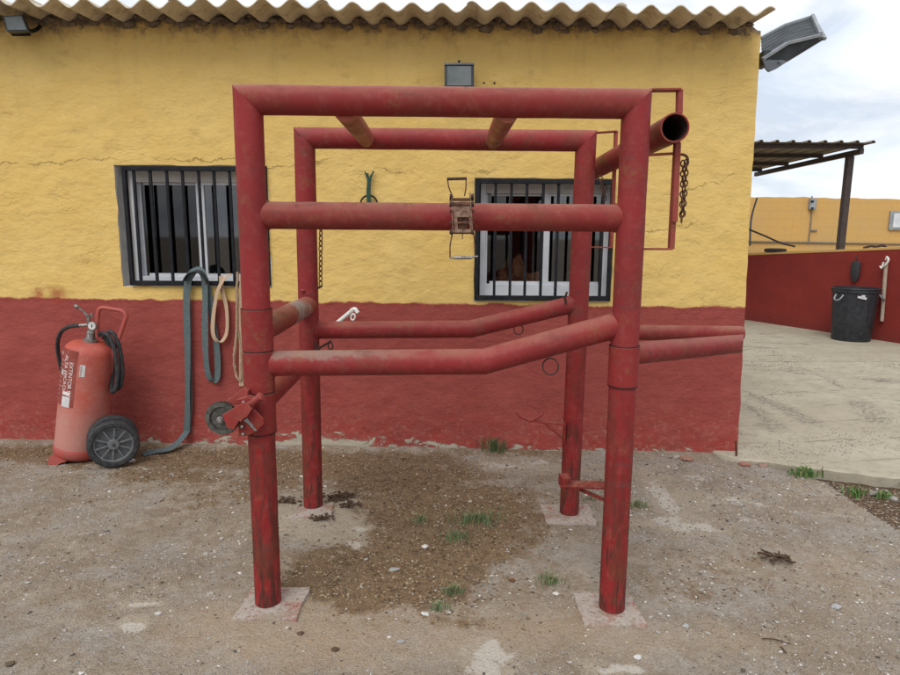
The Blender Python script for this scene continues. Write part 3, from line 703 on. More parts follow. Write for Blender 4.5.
# ---------------------------------------------------------------- the steel crush frame
Y1, Y2 = 2.345, 3.24
RT = .0520
FR = thing('treatment_frame', G(440, 560), 'large dusty red tubular steel livestock frame standing on four square plates in the yard', 'livestock frame')
fl = [P(248, 100, Y1), P(268.5, 606, Y1)]; fr = [P(636.5, 104, Y1), P(611.5, 610, Y1)]
bl2 = [P(304.5, 138, Y2), P(313.5, 512, Y2)]; br2 = [P(586, 141, Y2), P(569, 514, Y2)]
def gpt(p): return Vector((p.x, p.y, gz(p.x, p.y) + .012))
for q in (fl, fr, bl2, br2): q[1] = gpt(q[1])
def mitre(a, b): return (a.normalized() - b.normalized()).normalized()
def post(q, other, name='post', mat='frame'):
    up = (q[0] - q[1]).normalized(); ac = (other[0] - q[0]).normalized()
    n = (up + ac).normalized()   # plane bisecting the corner
    bm = poly_tube(bmesh.new(), [q[1], q[0]], RT, seg=36, n1=tuple(n), wob=.0012)
    return obj(name, bm, MAT[mat], FR)
def rail_top(q, o_, mat='frame'):
    d = (o_[0] - q[0]).normalized(); n0 = ((q[0] - q[1]).normalized() + d).normalized(); n1 = (d + (o_[1] - o_[0]).normalized()).normalized()
    return obj('top_rail', poly_tube(bmesh.new(), [q[0], o_[0]], RT, seg=36, n0=tuple(n0), n1=tuple(n1), wob=.0012), MAT[mat], FR)
post(fl, fr); post(fr, fl); post(bl2, br2); post(br2, bl2); rail_top(fl, fr, 'frame_dusty'); rail_top(bl2, br2)
def along(q, v, Y=None):
    """point on a post axis at picture row v"""
    best = None
    for i in range(401):
        p = q[0].lerp(q[1], i / 400); d = p - CO; vv = 337.5 - FPX * d.dot(_UP) / d.dot(_F)
        if best is None or abs(vv - v) < best[0]: best = (abs(vv - v), p)
    return best[1]
def sleeve(q, v0, v1, r=.0585, mat='frame_dusty'):
    a, b = along(q, v0), along(q, v1); bm = bmesh.new(); g_ = (b - a).normalized() * .0018
    ax = (b - a).normalized(); L = (b - a).length
    lathe(bm, [(RT, .0005), (r - .003, .001), (r, .004), (r, L - .004), (r - .003, L - .001), (RT, L - .0005)], a, ax, 40, cap=False)
    obj('hinge_sleeve', bm, MAT[mat], FR)
def seam(q, v, r=.0552):
    a = along(q, v); bm = bmesh.new(); torus(bm, a, r, .0022, q[0] - q[1], 40, 6); obj('weld_seam', bm, MAT['seam'], FR)
for a_, b_ in ((308.5, 350), (350.5, 391), (391.5, 432)): sleeve(fl, a_, b_)
for v in (308.2, 350.2, 391.2, 432): seam(fl, v, .0565)
sleeve(fr, 345, 385, .0575, 'frame')
for v in (345, 385): seam(fr, v, .056)
# middle rail
def saddle(a, d, rr, m_, rp, mat='frame_dusty'):
    """lumpy weld where a rail of radius rr leaving axis point a along d meets a post of axis m_ and radius rp"""
    m_ = m_.normalized(); d = d.normalized(); x, y = frame_of(d); pts = []; dp = d - m_ * d.dot(m_)
    for k in range(41):
        t = 2 * PI * k / 40; c = (x * math.cos(t) + y * math.sin(t)) * rr; cp = c - m_ * c.dot(m_)
        A_, B_, C_ = dp.dot(dp), 2 * cp.dot(dp), cp.dot(cp) - rp * rp; D_ = max(0, B_ * B_ - 4 * A_ * C_); sv_ = (-B_ + math.sqrt(D_)) / (2 * A_)
        pts.append(a + c + d * (sv_ + .001))
    bm = bmesh.new(); poly_tube(bm, pts, .0042, seg=8, caps=False)
    for v in bm.verts: v.co += Vector((mnoise.noise(v.co * 120), mnoise.noise(v.co * 110 + Vector((5, 0, 0))), mnoise.noise(v.co * 130))) * .0028
    obj('weld_bead', bm, MAT[mat], FR)
def weld(p, d, r, w=.006):
    bm = bmesh.new(); torus(bm, p, r, w, d, 36, 6)
    for v in bm.verts: v.co += Vector((mnoise.noise(v.co * 90), mnoise.noise(v.co * 80), mnoise.noise(v.co * 70))) * .003
    obj('weld_bead', bm, MAT['frame'], FR)
a, b = along(fl, 215) + Vector((0, .016, 0)), along(fr, 218.5) + Vector((0, .016, 0))
obj('middle_rail', poly_tube(bmesh.new(), [a, b], .0505, seg=36, wob=.0012), MAT['frame_dusty'], FR)
saddle(a, b - a, .0505, fl[0] - fl[1], RT); saddle(b, a - b, .0505, fr[0] - fr[1], RT)
# lower bent rails
def prow(u, v, q, o_, f):  # a point at (u,v) on the plane of the front/back posts
    return P(u, v, f)
a = along(fl, 364) + Vector((0, .014, 0)); m1 = P(484, 361.5, Y1); e = along(fr, 324) + Vector((0, .014, 0))
obj('lower_rail', poly_tube(bmesh.new(), [a, m1, e], .0495, seg=36, wob=.0012), MAT['frame_worn'], FR)
saddle(a, m1 - a, .0495, fl[0] - fl[1], .0585); saddle(e, m1 - e, .0495, fr[0] - fr[1], RT)
a = along(bl2, 330.5); m1 = P(471, 329, Y2); e = along(br2, 303)
obj('lower_rail', poly_tube(bmesh.new(), [a, m1, e], .046, seg=32, wob=.001), MAT['frame'], FR)
saddle(a, m1 - a, .046, bl2[0] - bl2[1], RT); saddle(e, m1 - e, .046, br2[0] - br2[1], RT)
# side rails at the left
a = along(fl, 332); e = along(bl2, 305.5)
obj('side_rail', poly_tube(bmesh.new(), [a, e], .05, seg=32, wob=.001), MAT['frame_dusty'], FR)
a = along(fl, 405); e = along(bl2, 357)
obj('side_rail', poly_tube(bmesh.new(), [a, e], .040, seg=28), MAT['frame'], FR)
# cross beams
for (u0, v0, u1, v1) in ((344, 103, 367, 137), (508, 105, 493, 139)):
    a, e = P(u0, v0, Y1), P(u1, v1, Y2); a.z -= .022; e.z -= .012; bm = poly_tube(bmesh.new(), [a, e], .041, seg=24); obj('cross_beam', bm, MAT['beam'], FR)
# outward arms at the right
a, e = P(621, 354.5, Y1 + .035), P(743, 343.5, 3.02)
obj('side_arm', poly_tube(bmesh.new(), [a, e], .045, seg=32, wall=.005, wob=.001, n1=(.905, -.425, 0)), MAT['frame'], FR)
a, e = P(575, 332, Y2), P(741, 333.5, 3.35)
obj('side_arm', poly_tube(bmesh.new(), [a, e], .041, seg=32, wall=.005), MAT['frame_dusty'], FR)
# roller tube top right, open end towards the camera
e, a = P(675, 127.5, 2.33), P(594, 170, 3.72)
obj('roller_tube', poly_tube(bmesh.new(), [a, e], .052, seg=40, wall=.0055, wob=.001), MAT['frame_dusty'], FR)
# strap-iron brackets
def bracket(Y, tl, tr, brr, bll, w, plate=None, mid=None):
    bm = bmesh.new(); pts = [P(u, v, Y) for u, v in (tl, tr, brr, bll)]
    segs = list(zip(pts, pts[1:]))
    if plate: segs[1] = (pts[1], P(679, 114, Y)); segs.append((P(677, 140, Y), pts[2]))
    for i, (p, q) in enumerate(segs):
        if i == 3: i = 1
        bar(bm, p, q, .045 if i != 1 else .03, w if i != 1 else w * 2.4, (0, 1, 0), .0015)
    if mid: bar(bm, P(*mid[0], Y), P(*mid[1], Y), .03, w, (0, 1, 0), .0015)
    o = obj('bracket', bm, MAT['bar_red'], FR, smooth=False)
    if plate:
        bm = bmesh.new(); bar(bm, P(*plate[0], Y - .02), P(*plate[1], Y - .02), .012, .020, (0, 1, 0), .001); obj('bracket_plate', bm, MAT['bar_red'], FR, smooth=False)
bracket(2.42, (648, 90.5), (679.5, 90), (671, 249), (640, 249), .0075, ((678, 143), (674.5, 222)), ((648, 155), (676, 153.5)))
bracket(3.26, (594, 133), (616, 131.5), (611, 247.5), (588, 247), .006)
# base plates
PM = M('concrete_smeared_plate', .9, 0, .15); n1 = PM.noise(12, 6, .65); n2 = PM.noise(60, 5, .7)
pc = PM.mix(PM.rng(n1, .52, .62), (.37, .32, .28), (.32, .16, .13)); pc = PM.mix(PM.rng(n2, .5, .62, 0, .6), pc, (.42, .38, .33)); pc = PM.mix(PM.rng(n2, .46, .38, 0, .7), pc, (.16, .10, .07)); pc = PM.mix(PM.rng(PM.noise(7, 6, .7), .54, .60, 0, .65), pc, (.27, .21, .15))
MAT['plate'] = PM.done(pc, PM.bump(n2, .6, .006))
for cs in (((253, 589), (309, 590), (296, 622), (233, 620)), ((573, 595), (630, 597), (647, 628), (584, 627)), ((296, 512), (334, 506), (332, 520), (286, 522)), ((540, 506), (588, 506), (596, 525), (547, 525))):
    bm = bmesh.new(); pts = [G(*c_) for c_ in cs]; cz = sum(gz(p.x, p.y) for p in pts) / 4 + .009; cen = sum(pts, Vector()) / 4
    pts = [Vector((p.x, p.y, cz)) for p in pts]
    # subdivided rim for chipped edges
    ring = []
    for p, q in zip(pts, pts[1:] + pts[:1]):
        for k in range(7):
            x = p.lerp(q, k / 7); x = x + (x - Vector((cen.x, cen.y, cz))) * (mnoise.noise(x * 25) * .06 + mnoise.noise(x * 90) * .05); ring.append(x)
    A = [bm.verts.new(p) for p in ring]; Bq = [bm.verts.new(p + (p - Vector((cen.x, cen.y, cz))) * .03 - Vector((0, 0, .05))) for p in ring]; n = len(A)
    cv = bm.verts.new((cen.x, cen.y, cz + .004))
    for k in range(n): bm.faces.new((A[k], A[(k + 1) % n], cv)); bm.faces.new((A[k], Bq[k], Bq[(k + 1) % n], A[(k + 1) % n]))
    obj('base_plate', bm, MAT['plate'], FR, sharp=50)
# step with upright block between the right posts
bm = bmesh.new(); Ys = 2.5
a, b = P(612, 485.5, Ys - .1), P(563, 484, Ys + .05); bar(bm, a, b, .055, .008, (0, 1, 0), .001)
bar(bm, P(612, 503, Ys - .1), P(580, 489.5, Ys), .012, .012, (0, 1, 0))
st_ = obj('foot_step', bm, MAT['frame'], FR, smooth=False)
bm = bmesh.new(); box(bm, P(564.5, 481, Ys + .05), (.036, .06, .05), Matrix.Rotation(.15, 3, 'Z'), .004); obj('step_block', bm, MAT['frame'], st_, smooth=False)
# hoof rest on the back post: arm with a curved cradle
bm = bmesh.new(); Yh = Y2 - .07
bar(bm, P(565, 424.5, Yh + .03), P(528, 420.5, Yh), .03, .009, (0, 1, 0)); poly_tube(bm, [P(563, 438, Yh + .03), P(545, 424, Yh)], .005, seg=8); bar(bm, P(564.5, 422, Yh + .03), P(564.5, 442, Yh + .03), .02, .006, (0, 1, 0))
hr = obj('hoof_rest', bm, MAT['bar_red'], FR, smooth=False)
bm = bmesh.new(); poly_tube(bm, smooth_path([P(516, 412, Yh), P(521, 417, Yh), P(530, 420, Yh), P(538, 417.5, Yh), P(543, 413.5, Yh)], 5), .0075, seg=10); obj('cradle', bm, MAT['bar_red'], hr)
# little hooks and pegs
for pts in ([(566, 304, Y2 - .06), (565, 298, Y2 - .07), (567, 292, Y2 - .08)], [(316, 342, Y2 - .05), (316, 350, Y2 - .06), (328, 343, Y2 - .08), (331, 341, Y2 - .08)], [(318, 288, Y2 - .05), (322, 286, Y2 - .06)]):
    bm = bmesh.new(); poly_tube(bm, [P(*p) for p in pts], .006, seg=8); obj('hook', bm, MAT['darkrust'], FR)
bm = bmesh.new(); torus(bm, P(330.5, 346, Y2 - .08), .012, .004, (0, 1, .2), 14, 6, 1.5, up=(0, 0, 1)); tag(obj('shackle', bm, MAT['darkrust'], FR))
bm = bmesh.new()
lathe(bm, [(.012, 0), (.012, .01)], P(303, 291.5, Y2 - .05), (0, -.3, 1), 12); obj('stop_bolt', bm, MAT['frame'], FR)

# winch with gear wheel at the left post
wc = P(222.5, 418, Y1 - .10)
WN = []
bm = bmesh.new(); nT = 44; prof = []
for k in range(nT * 4):
    a = 2 * PI * k / (nT * 4); r = .0645 if k % 4 in (0, 1) else .0585; prof.append((a, r))
A = [bm.verts.new(wc + Vector((math.cos(a) * r, -.009, math.sin(a) * r))) for a, r in prof]; Bv = [bm.verts.new(v.co + Vector((0, .018, 0))) for v in A]
A2 = [bm.verts.new(wc + Vector((math.cos(a) * .046, -.009, math.sin(a) * .046))) for a, r in prof]; A3 = [bm.verts.new(v.co + Vector((0, .010, 0))) for v in A2]; n = len(A)
for k in range(n):
    j = (k + 1) % n; bm.faces.new((A[k], A[j], Bv[j], Bv[k])); bm.faces.new((A[k], A2[k], A2[j], A[j])); bm.faces.new((A2[k], A3[k], A3[j], A2[j]))
bm.faces.new(A3); bm.faces.new(Bv)
wn = obj('gear_wheel', bm, MAT['gear'], FR, sharp=30)
bm = bmesh.new(); lathe(bm, [(.001, -.034), (.008, -.033), (.009, -.027), (.013, -.026), (.013, -.02), (.001, -.02)], wc, (0, 1, 0), 14); obj('axle_bolt', bm, MAT['steel'], wn)
def pl_(pts, Y, th, name, mat='bar_red', par=FR):
    bm = bmesh.new(); prism(bm, [P(u, v, Y) for u, v in pts], (0, th, 0)); bmesh.ops.bevel(bm, geom=bm.edges[:], offset=.0015, segments=1, affect='EDGES'); return obj(name, bm, MAT[mat], par, smooth=False)
pl_(((222, 415), (244, 402), (252, 409), (247, 417), (238, 421), (234, 430), (227, 428)), Y1 - .135, .008, 'winch_plate')
pl_(((226, 402), (243, 388), (248, 391), (247, 401), (236, 405)), Y1 - .085, .03, 'winch_plate')
pl_(((236, 400), (247, 397), (256, 401), (251, 411), (240, 409)), Y1 - .115, .04, 'winch_plate', 'frame_dusty')
pl_(((238, 424), (253, 409), (263, 419), (264, 424), (257, 431), (247, 436), (239, 436)), Y1 - .105, .012, 'winch_plate', 'frame_dusty')
pl_(((243, 421), (249, 424), (254, 431), (257, 431), (252, 426), (247, 418)), Y1 - .113, .008, 'winch_plate', 'steel')
bm = tube(P(247, 406, Y1 - .11), P(260, 397, Y1 - .10), .014, seg=18); obj('winch_shaft', bm, MAT['frame_dusty'], FR)
bm = bmesh.new(); lathe(bm, [(.010, 0), (.0165, .003), (.0165, .01), (.01, .014)], P(259.5, 397.5, Y1 - .10), (1, -.3, .7), 18); obj('shaft_collar', bm, MAT['bar_red'], FR)
for (u, v) in ((242.5, 426.5), (243.5, 434), (244, 402)): obj('winch_bolt', lathe(bmesh.new(), [(.007, 0), (.007, .007), (.004, .011)], P(u, v, Y1 - .112), (0, -1, 0), 8), MAT['steel'], FR, sharp=20)

# ratchet fixed over the middle rail
rc_ = along(fl, 217); cR = P(461, 217, Y1 - .075)
RB = thing('ratchet_buckle', cR, 'rusty metal ratchet tensioner with wire handles strapped on the middle rail', 'ratchet')
Yr = Y1 - .085
for u0, u1 in ((451.5, 453), (470, 472.5)):
    bm = bmesh.new(); bar(bm, P(u0, 193, Yr), P(u1, 233, Yr), .034, .0035, (0, 1, 0), .001); obj('side_plate', bm, MAT['brownplate'], RB, smooth=False)
bm = bmesh.new(); fpts = [(453, 204), (471, 204), (472, 232.5), (455, 232.5)]
hole = [(457, 217), (469, 217), (470, 229), (458, 229)]
hy = Yr - .012
A = [bm.verts.new(P(u, v, hy)) for u, v in fpts]; H = [bm.verts.new(P(u, v, hy)) for u, v in hole]
for k in range(4): bm.faces.new((A[k], A[(k + 1) % 4], H[(k + 1) % 4], H[k]))
r = bmesh.ops.extrude_face_region(bm, geom=bm.faces[:]); bmesh.ops.translate(bm, verts=[v for v in r['geom'] if isinstance(v, bmesh.types.BMVert)], vec=(0, .003, 0))
obj('frame_plate', bm, MAT['brownplate'], RB, smooth=False)
for v in (199.5, 204.5, 211, 223, 232.5):
    bm = bmesh.new(); rr_ = .0055 if v != 204.5 else .009; poly_tube(bm, [P(449.5, v, Yr - .006), P(474, v, Yr - .006)], rr_, seg=12); obj('pin', bm, MAT['rust'], RB)
for u in (451, 472.5):
    for v in (196.5, 204, 232): obj('pawl_wheel', lathe(bmesh.new(), [(.008, -.005), (.0095, 0), (.008, .005)], P(u, v, Yr - .012), (1, 0, 0), 12), MAT['darkrust'], RB)
bm = bmesh.new(); poly_tube(bm, smooth_path([P(447.5, 179, Yr - .01), P(449, 188, Yr - .01), P(453, 197, Yr)], 4), .0022, seg=8); poly_tube(bm, smooth_path([P(466, 179, Yr - .01), P(466, 187, Yr - .01), P(464.5, 196, Yr)], 4), .0022, seg=8)
wh = obj('wire_handle', bm, MAT['rust'], RB); bm = tube(P(446.8, 179, Yr - .01), P(466.8, 178.5, Yr - .01), .0052, seg=14); obj('grip', bm, MAT['darkrust'], wh)
bm = bmesh.new(); poly_tube(bm, smooth_path([P(452.5, 233, Yr), P(450.2, 245, Yr - .01), P(450, 258, Yr - .01)], 4), .0024, seg=8); poly_tube(bm, [P(473.5, 232, Yr), P(474.5, 240, Yr), P(475, 257, Yr - .01)], .0024, seg=8)
poly_tube(bm, [P(462.5, 233, Yr), P(462.5, 239.5, Yr)], .0015, seg=6)
wh = obj('wire_handle', bm, MAT['rust'], RB); bm = tube(P(450, 258, Yr - .01), P(478, 256.5, Yr - .01), .0035, seg=12)
lathe(bm, [(.0035, 0), (.006, .008), (.0062, .06), (.0035, .07)], P(453, 257.6, Yr - .01), (1, 0, 0), 14); obj('grip', bm, MAT['steel'], wh)
bm = bmesh.new(); torus(bm, P(461, 217, Y1 - .002), .0545, .0025, (1, 0, 0), 32, 6)
for v in bm.verts: v.co.x = cR.x + (v.co.x - cR.x) * 7
obj('strap_band', bm, MAT['brownplate'], RB)

# rings and chains
def ring_thing(u, v, Y, r, vtop, label):
    p = P(u, v, Y); t = thing('hanging_ring', p, label, 'ring', 'iron rings hanging under the bent rails')
    bm = bmesh.new(); torus(bm, p, r, .0028, (.25, 1, .05), 32, 8, 1.08, up=(0, 0, 1)); obj('ring', bm, MAT['darkrust'], t)
    bm = bmesh.new(); torus(bm, P(u - 1, vtop, Y), .007, .003, (1, .1, 0), 12, 6, 1.3, up=(0, 0, 1)); obj('eyelet', bm, MAT['steel' if u > 530 else 'darkrust'], t)
ring_thing(518.5, 329.5, Y2, .0245, 322, 'iron ring hanging under the far bent rail')
ring_thing(550.5, 366.5, Y1, .030, 355.5, 'iron ring hanging under the near bent rail')
bm = chain(bmesh.new(), [P(321, 205, Y2 - .03), P(320.5, 286, Y2 - .03)], .032, .0032, .0095)
tag(obj('chain', bm, MAT['rust'], None, P(320.5, 286, Y2)), 'rusty chain hanging straight down beside the back left post', 'chain', 'rusty chains on the frame')
Yc = 2.44
bm = chain(bmesh.new(), [P(683, 161, Yc), P(682.5, 190, Yc), P(681.5, 222, Yc)], .024, .0030, .0078)
bm2 = chain(bm, [P(686.5, 160, Yc + .02), P(685, 190, Yc + .02), P(683, 216, Yc + .01)], .024, .0030, .0078)
tag(obj('chain', bm2, MAT['rust'], None, P(682, 222, Yc)), 'doubled rusty chain hanging from a hook below the open tube end', 'chain', 'rusty chains on the frame')
bm = bmesh.new(); poly_tube(bm, smooth_path([P(677, 156, Yc), P(682, 154.5, Yc), P(687, 157, Yc), P(687.5, 163, Yc), P(685, 168, Yc)], 5), .005, seg=10); obj('hook', bm, MAT['rust'], FR)
bm = chain(bmesh.new(), [P(600, 176, 3.2), P(605, 200, 3.22)], .03, .003, .009); obj('chain_end', bm, MAT['rust'], FR)

# ---------------------------------------------------------------- hanging straps on the left window
def gp(u, v, dy=0): return P(u, v, YW - .04 + dy)
t = thing('webbing_strap', gp(195, 285), 'long faded teal strap hung on the left window grille, one end on the ground', 'strap')
bm = bmesh.new(); Wd = (1, -.25, 0)
gA = G(180, 443, .02); gB = G(150, 449, .012)
ribbon(bm, [gp(199, 268, .02), gp(193, 272, -.01), gp(188, 282), gp(186.5, 305), gp(187.5, 350), gp(187.5, 400), gp(187, 425), gp(185, 434, -.01), (gA.x, 4.10, gA.z + .012), (gA.x - .1, 4.06, gA.z), (gB.x, 4.02, gB.z)], .050, .003, Wd)
obj('strap_tail', bm, MAT['teal'], t)
bm = bmesh.new(); ribbon(bm, [gp(188, 275, .01), gp(188.5, 300, .012), gp(190, 350, .012), gp(191, 400, .012), gp(189, 432, .01)], .030, .003, (1, -.5, 0)); obj('strap_tail', bm, MAT['teal'], t)
bm = bmesh.new(); ribbon(bm, [gp(197, 268, .02), gp(203, 274, -.01), gp(205, 290, -.01), gp(205, 330, -.012), gp(206, 360, -.012), gp(209, 377, -.01), gp(214, 381, 0), gp(217.5, 374, .005), gp(217, 350, .01), gp(213, 320, .012), gp(208, 290, .012), gp(203, 272, .02)], .046, .003, Wd)
obj('strap_loop', bm, MAT['teal'], t)
bm = bmesh.new()
ribbon(bm, [gp(184, 281, -.02), gp(189, 273.5, -.025), gp(197, 271, -.03), gp(204, 275, -.025), gp(208, 284, -.02)], .05, .004, (0, 1, .35)); obj('strap_fold', bm, MAT['rubber'], t)
t = thing('cream_strap', gp(222, 285), 'cream webbing loop hanging from the left window grille beside the teal strap', 'strap')
bm = bmesh.new(); ribbon(bm, [gp(231, 274, .01), gp(224, 279, -.012), gp(217.5, 292, -.012), (gp(213.5, 315, -.01)), gp(213, 333, -.01), gp(217, 341, -.005), gp(223, 340), gp(227, 330, .005), gp(226.5, 308, .008), gp(222, 290, .008), gp(221, 276, .01)], .030, .003, (1, -.35, 0)); obj('strap_loop', bm, MAT['cream'], t)
t = thing('old_rope', gp(238, 285), 'frayed beige rope and band hanging from the left window behind the front post', 'rope')
bm = bmesh.new(); poly_tube(bm, smooth_path([gp(238, 272, 0), gp(236.5, 300), gp(237, 330), gp(234.5, 352), gp(235, 370), gp(240, 380), gp(241, 360, .01), gp(239, 330, .01)], 6), .009, seg=10, wob=0)
for v in bm.verts: v.co += Vector((mnoise.noise(v.co * 40), mnoise.noise(v.co * 44), 0)) * .008
obj('rope_strand', bm, MAT['rope'], t)
bm = bmesh.new(); ribbon(bm, [gp(243, 276, 0), gp(241.5, 300, .01), gp(242, 340, .01), gp(242, 386, .01)], .040, .003, (1, 0, 0)); obj('band', bm, MAT['cream'], t)
# green cord on a wall hook
hk = P(369, 200, YW - .03)
t = thing('cord_hook', hk, 'frayed green cord tied on a black ring high on the yellow wall between the windows', 'hook')
bm = bmesh.new(); torus(bm, P(369, 204, YW - .035), .056, .006, (0, 1, .15), 28, 8, 1.0, up=(0, 0, 1)); obj('wall_ring', bm, MAT['black'], t)
bm = bmesh.new()
for k, (du, dv) in enumerate(((-4, 172), (-1.5, 173), (2, 175), (4.5, 171))): poly_tube(bm, smooth_path([P(369 + du, dv, YW - .02), P(369 + du * .3, 180, YW - .03), P(368.5 + (k - 1.5) * .9, 192, YW - .04), P(369 + (k - 1.5) * .8, 206, YW - .05), P(369 + (k - 1.5) * .8, 216, YW - .05)], 5), .0055, seg=8)
obj('cord', bm, MAT['green'], t)
# white plastic pipe end
t = thing('plastic_pipe', P(347, 316, YW - .1), 'short white plastic pipe with an elbow poking above the far bent rail', 'pipe')
bm = bmesh.new(); poly_tube(bm, [P(332, 327, YW - .05), P(351, 311.5, YW - .1), P(354, 309.5, YW - .1)], .014, seg=14); obj('pipe', bm, MAT['whiteplastic'], t)
bm = bmesh.new(); poly_tube(bm, smooth_path([P(351, 310.5, YW - .1), P(355, 309, YW - .11), P(358, 313, YW - .12)], 4), .013, seg=12); obj('elbow', bm, MAT['whiteplastic'], t)
bm = bmesh.new(); torus(bm, P(353, 317, YW - .11), .014, .006, (.2, 1, 0), 16, 8, 1.5, up=(.2, 0, 1)); obj('pipe_clip', bm, MAT['whiteplastic'], t)

# ---------------------------------------------------------------- floodlights
def quadbox(bm, pts8):
    vv = [bm.verts.new(p) for p in pts8]
    for f in ((0, 1, 2, 3), (7, 6, 5, 4), (0, 4, 5, 1), (1, 5, 6, 2), (2, 6, 7, 3), (3, 7, 4, 0)): bm.faces.new([vv[i] for i in f])
    return bm
# centre, on the wall above the frame
cF = P(459, 75, YW - .10)
t = thing('floodlight', (cF.x, YW, cF.z), 'small square floodlight centred on the yellow wall above the frame', 'floodlight', 'floodlights on the building')
fp = [(444.5, 63.5), (474, 63.5), (474, 87), (444.5, 87)]; bp = [(449, 66), (470, 66), (470, 84), (449, 84)]
bm = bmesh.new(); quadbox(bm, [P(u, v, YW - .13) for u, v in fp] + [P(u, v, YW - .04) for u, v in bp]); obj('lamp_body', bm, MAT['lampdark'], t, smooth=False)
bm = bmesh.new(); ip = [(447.2, 66), (471.3, 66), (471.3, 85.5), (447.2, 85.5)]; quadbox(bm, [P(u, v, YW - .134) for u, v in ip] + [P(u, v, YW - .128) for u, v in ip]); obj('lamp_glass', bm, MAT['lampglass'], t, smooth=False)
bm = bmesh.new()
quadbox(bm, [P(u, v, YW - .140) for u, v in ((444, 62.8), (474.5, 62.8), (474.5, 64.6), (444, 64.6))] + [P(u, v, YW - .125) for u, v in ((444, 62.8), (474.5, 62.8), (474.5, 64.6), (444, 64.6))]); obj('lamp_rim', bm, MAT['lampgrey'], t, smooth=False)
bm = bmesh.new(); box(bm, P(459, 62.5, YW - .09), (.014, .03, .02)); box(bm, P(459, 78, YW - .02), (.05, .05, .06)); obj('lamp_bracket', bm, MAT['black'], t, smooth=False)
for u, v in ((484, 83), (494.5, 83)):
    bm = bmesh.new(); lathe(bm, [(.006, 0), (.006, .004)], P(u, v, YW - .002), (0, -1, 0), 10); obj('drill_hole', bm, MAT['black'], B)
# left, tilted under the eave
t = thing('floodlight', P(15, 27, YW), 'small grey floodlight tilted under the eave at the far left', 'floodlight', 'floodlights on the building')
Fp = [(3, 16), (22, 15), (28.5, 31), (6.5, 31)]; Bp = [(6, 17), (24, 17), (32, 33), (12, 35)]
bm = bmesh.new(); quadbox(bm, [P(u, v, YW - .20) for u, v in Fp] + [P(u, v, YW - .11) for u, v in Bp]); obj('lamp_body', bm, MAT['lampdark'], t, smooth=False)
Ip = [(4.5, 17), (21.3, 16.2), (26.8, 29.8), (7.8, 29.8)]
bm = bmesh.new(); quadbox(bm, [P(u, v, YW - .204) for u, v in Ip] + [P(u, v, YW - .198) for u, v in Ip]); obj('lamp_glass', bm, MAT['lampglass'], t, smooth=False)
bm = bmesh.new(); poly_tube(bm, smooth_path([P(27, 31, YW - .14), P(33, 31, YW - .10), P(38, 28.5, YW - .05), P(40, 26, YW + .01)], 4), .011, seg=10); poly_tube(bm, [P(12, 34, YW - .12), P(30, 34, YW - .10)], .012, seg=10); obj('lamp_bracket', bm, MAT['black'], t)
# big one on the corner
t = thing('floodlight', P(764, 55, YW + .15), 'large grey weathered floodlight jutting out from the right corner of the building under the roof', 'floodlight', 'floodlights on the building')
yn, yf = YW + .02, YW + .26
N_ = [(762, 60), (787, 44), (820, 36)]; F_ = [(761, 39), (785, 26), (812, 17.5)]; L_ = [(774, 67), (788, 61.5), (824, 39.5)]
n_ = [P(u, v, yn) for u, v in N_]; f_ = [P(u, v, yf) for u, v in F_]; l_ = [P(u, v, yn + .03) for u, v in L_]; lf = [f_[i] + (l_[i] - n_[i]) for i in range(3)]
bm = bmesh.new(); V = {}
for key, arr in (('n', n_), ('f', f_), ('l', l_), ('m', lf)):
    for i, p in enumerate(arr): V[key + str(i)] = bm.verts.new(p)
for i in (0, 1):
    j = i + 1
    for a_, b_ in (('n', 'f'), ('f', 'm'), ('m', 'l'), ('l', 'n')): bm.faces.new((V[a_ + str(i)], V[a_ + str(j)], V[b_ + str(j)], V[b_ + str(i)]))
bm.faces.new((V['n0'], V['f0'], V['m0'], V['l0'])); bm.faces.new((V['l2'], V['m2'], V['f2'], V['n2']))
body = obj('lamp_body', bm, MAT['lampdark'], t, smooth=False)
for arr, o1 in ((n_, Vector((0, -.004, .004))), (f_, Vector((0, .004, .006)))):
    bm = bmesh.new()
    for i in (0, 1): bar(bm, arr[i] + o1, arr[i + 1] + o1, .024, .020, (0, 1, .3), .003)
    obj('lamp_rim', bm, MAT['alu'], t, smooth=False)
bm = bmesh.new(); bar(bm, n_[2], f_[2], .02, .05, (1, 0, .2), .003); bar(bm, n_[2] + Vector((.003, 0, 0)), l_[2] + Vector((.003, 0, 0)), .02, .012, (0, 1, 0)); bar(bm, P(812, 16, yf), P(825, 38.5, yn), .014, .02, (0, 1, 0)); obj('front_rim', bm, MAT['alu'], t, smooth=False)
# cooling ribs as lines on the dark panel
bm = bmesh.new()
for k in range(1, 6):
    fq = k / 6; p = [n_[i].lerp(f_[i], fq) for i in range(3)]
    for i in (0, 1): bar(bm, p[i], p[i + 1], .004, .010, (0, 1, 0))
obj('cooling_rib', bm, MAT['lampgrey'], body, smooth=False)
bm = bmesh.new(); prism(bm, [P(u, v, yn - .012) for u, v in ((763, 60), (783, 60), (787, 62), (776, 69), (769, 72), (766, 69))], (0, .012, 0)); lathe(bm, [(.008, 0), (.008, .008)], P(779, 62, yn - .014), (0, -1, 0), 10); obj('lamp_bracket', bm, MAT['lampgrey'], t, smooth=False)
bm = bmesh.new(); box(bm, P(763, 60, yn + .06), (.05, .12, .09), None, .004); obj('wall_mount', bm, MAT['lampdark'], t, smooth=False)

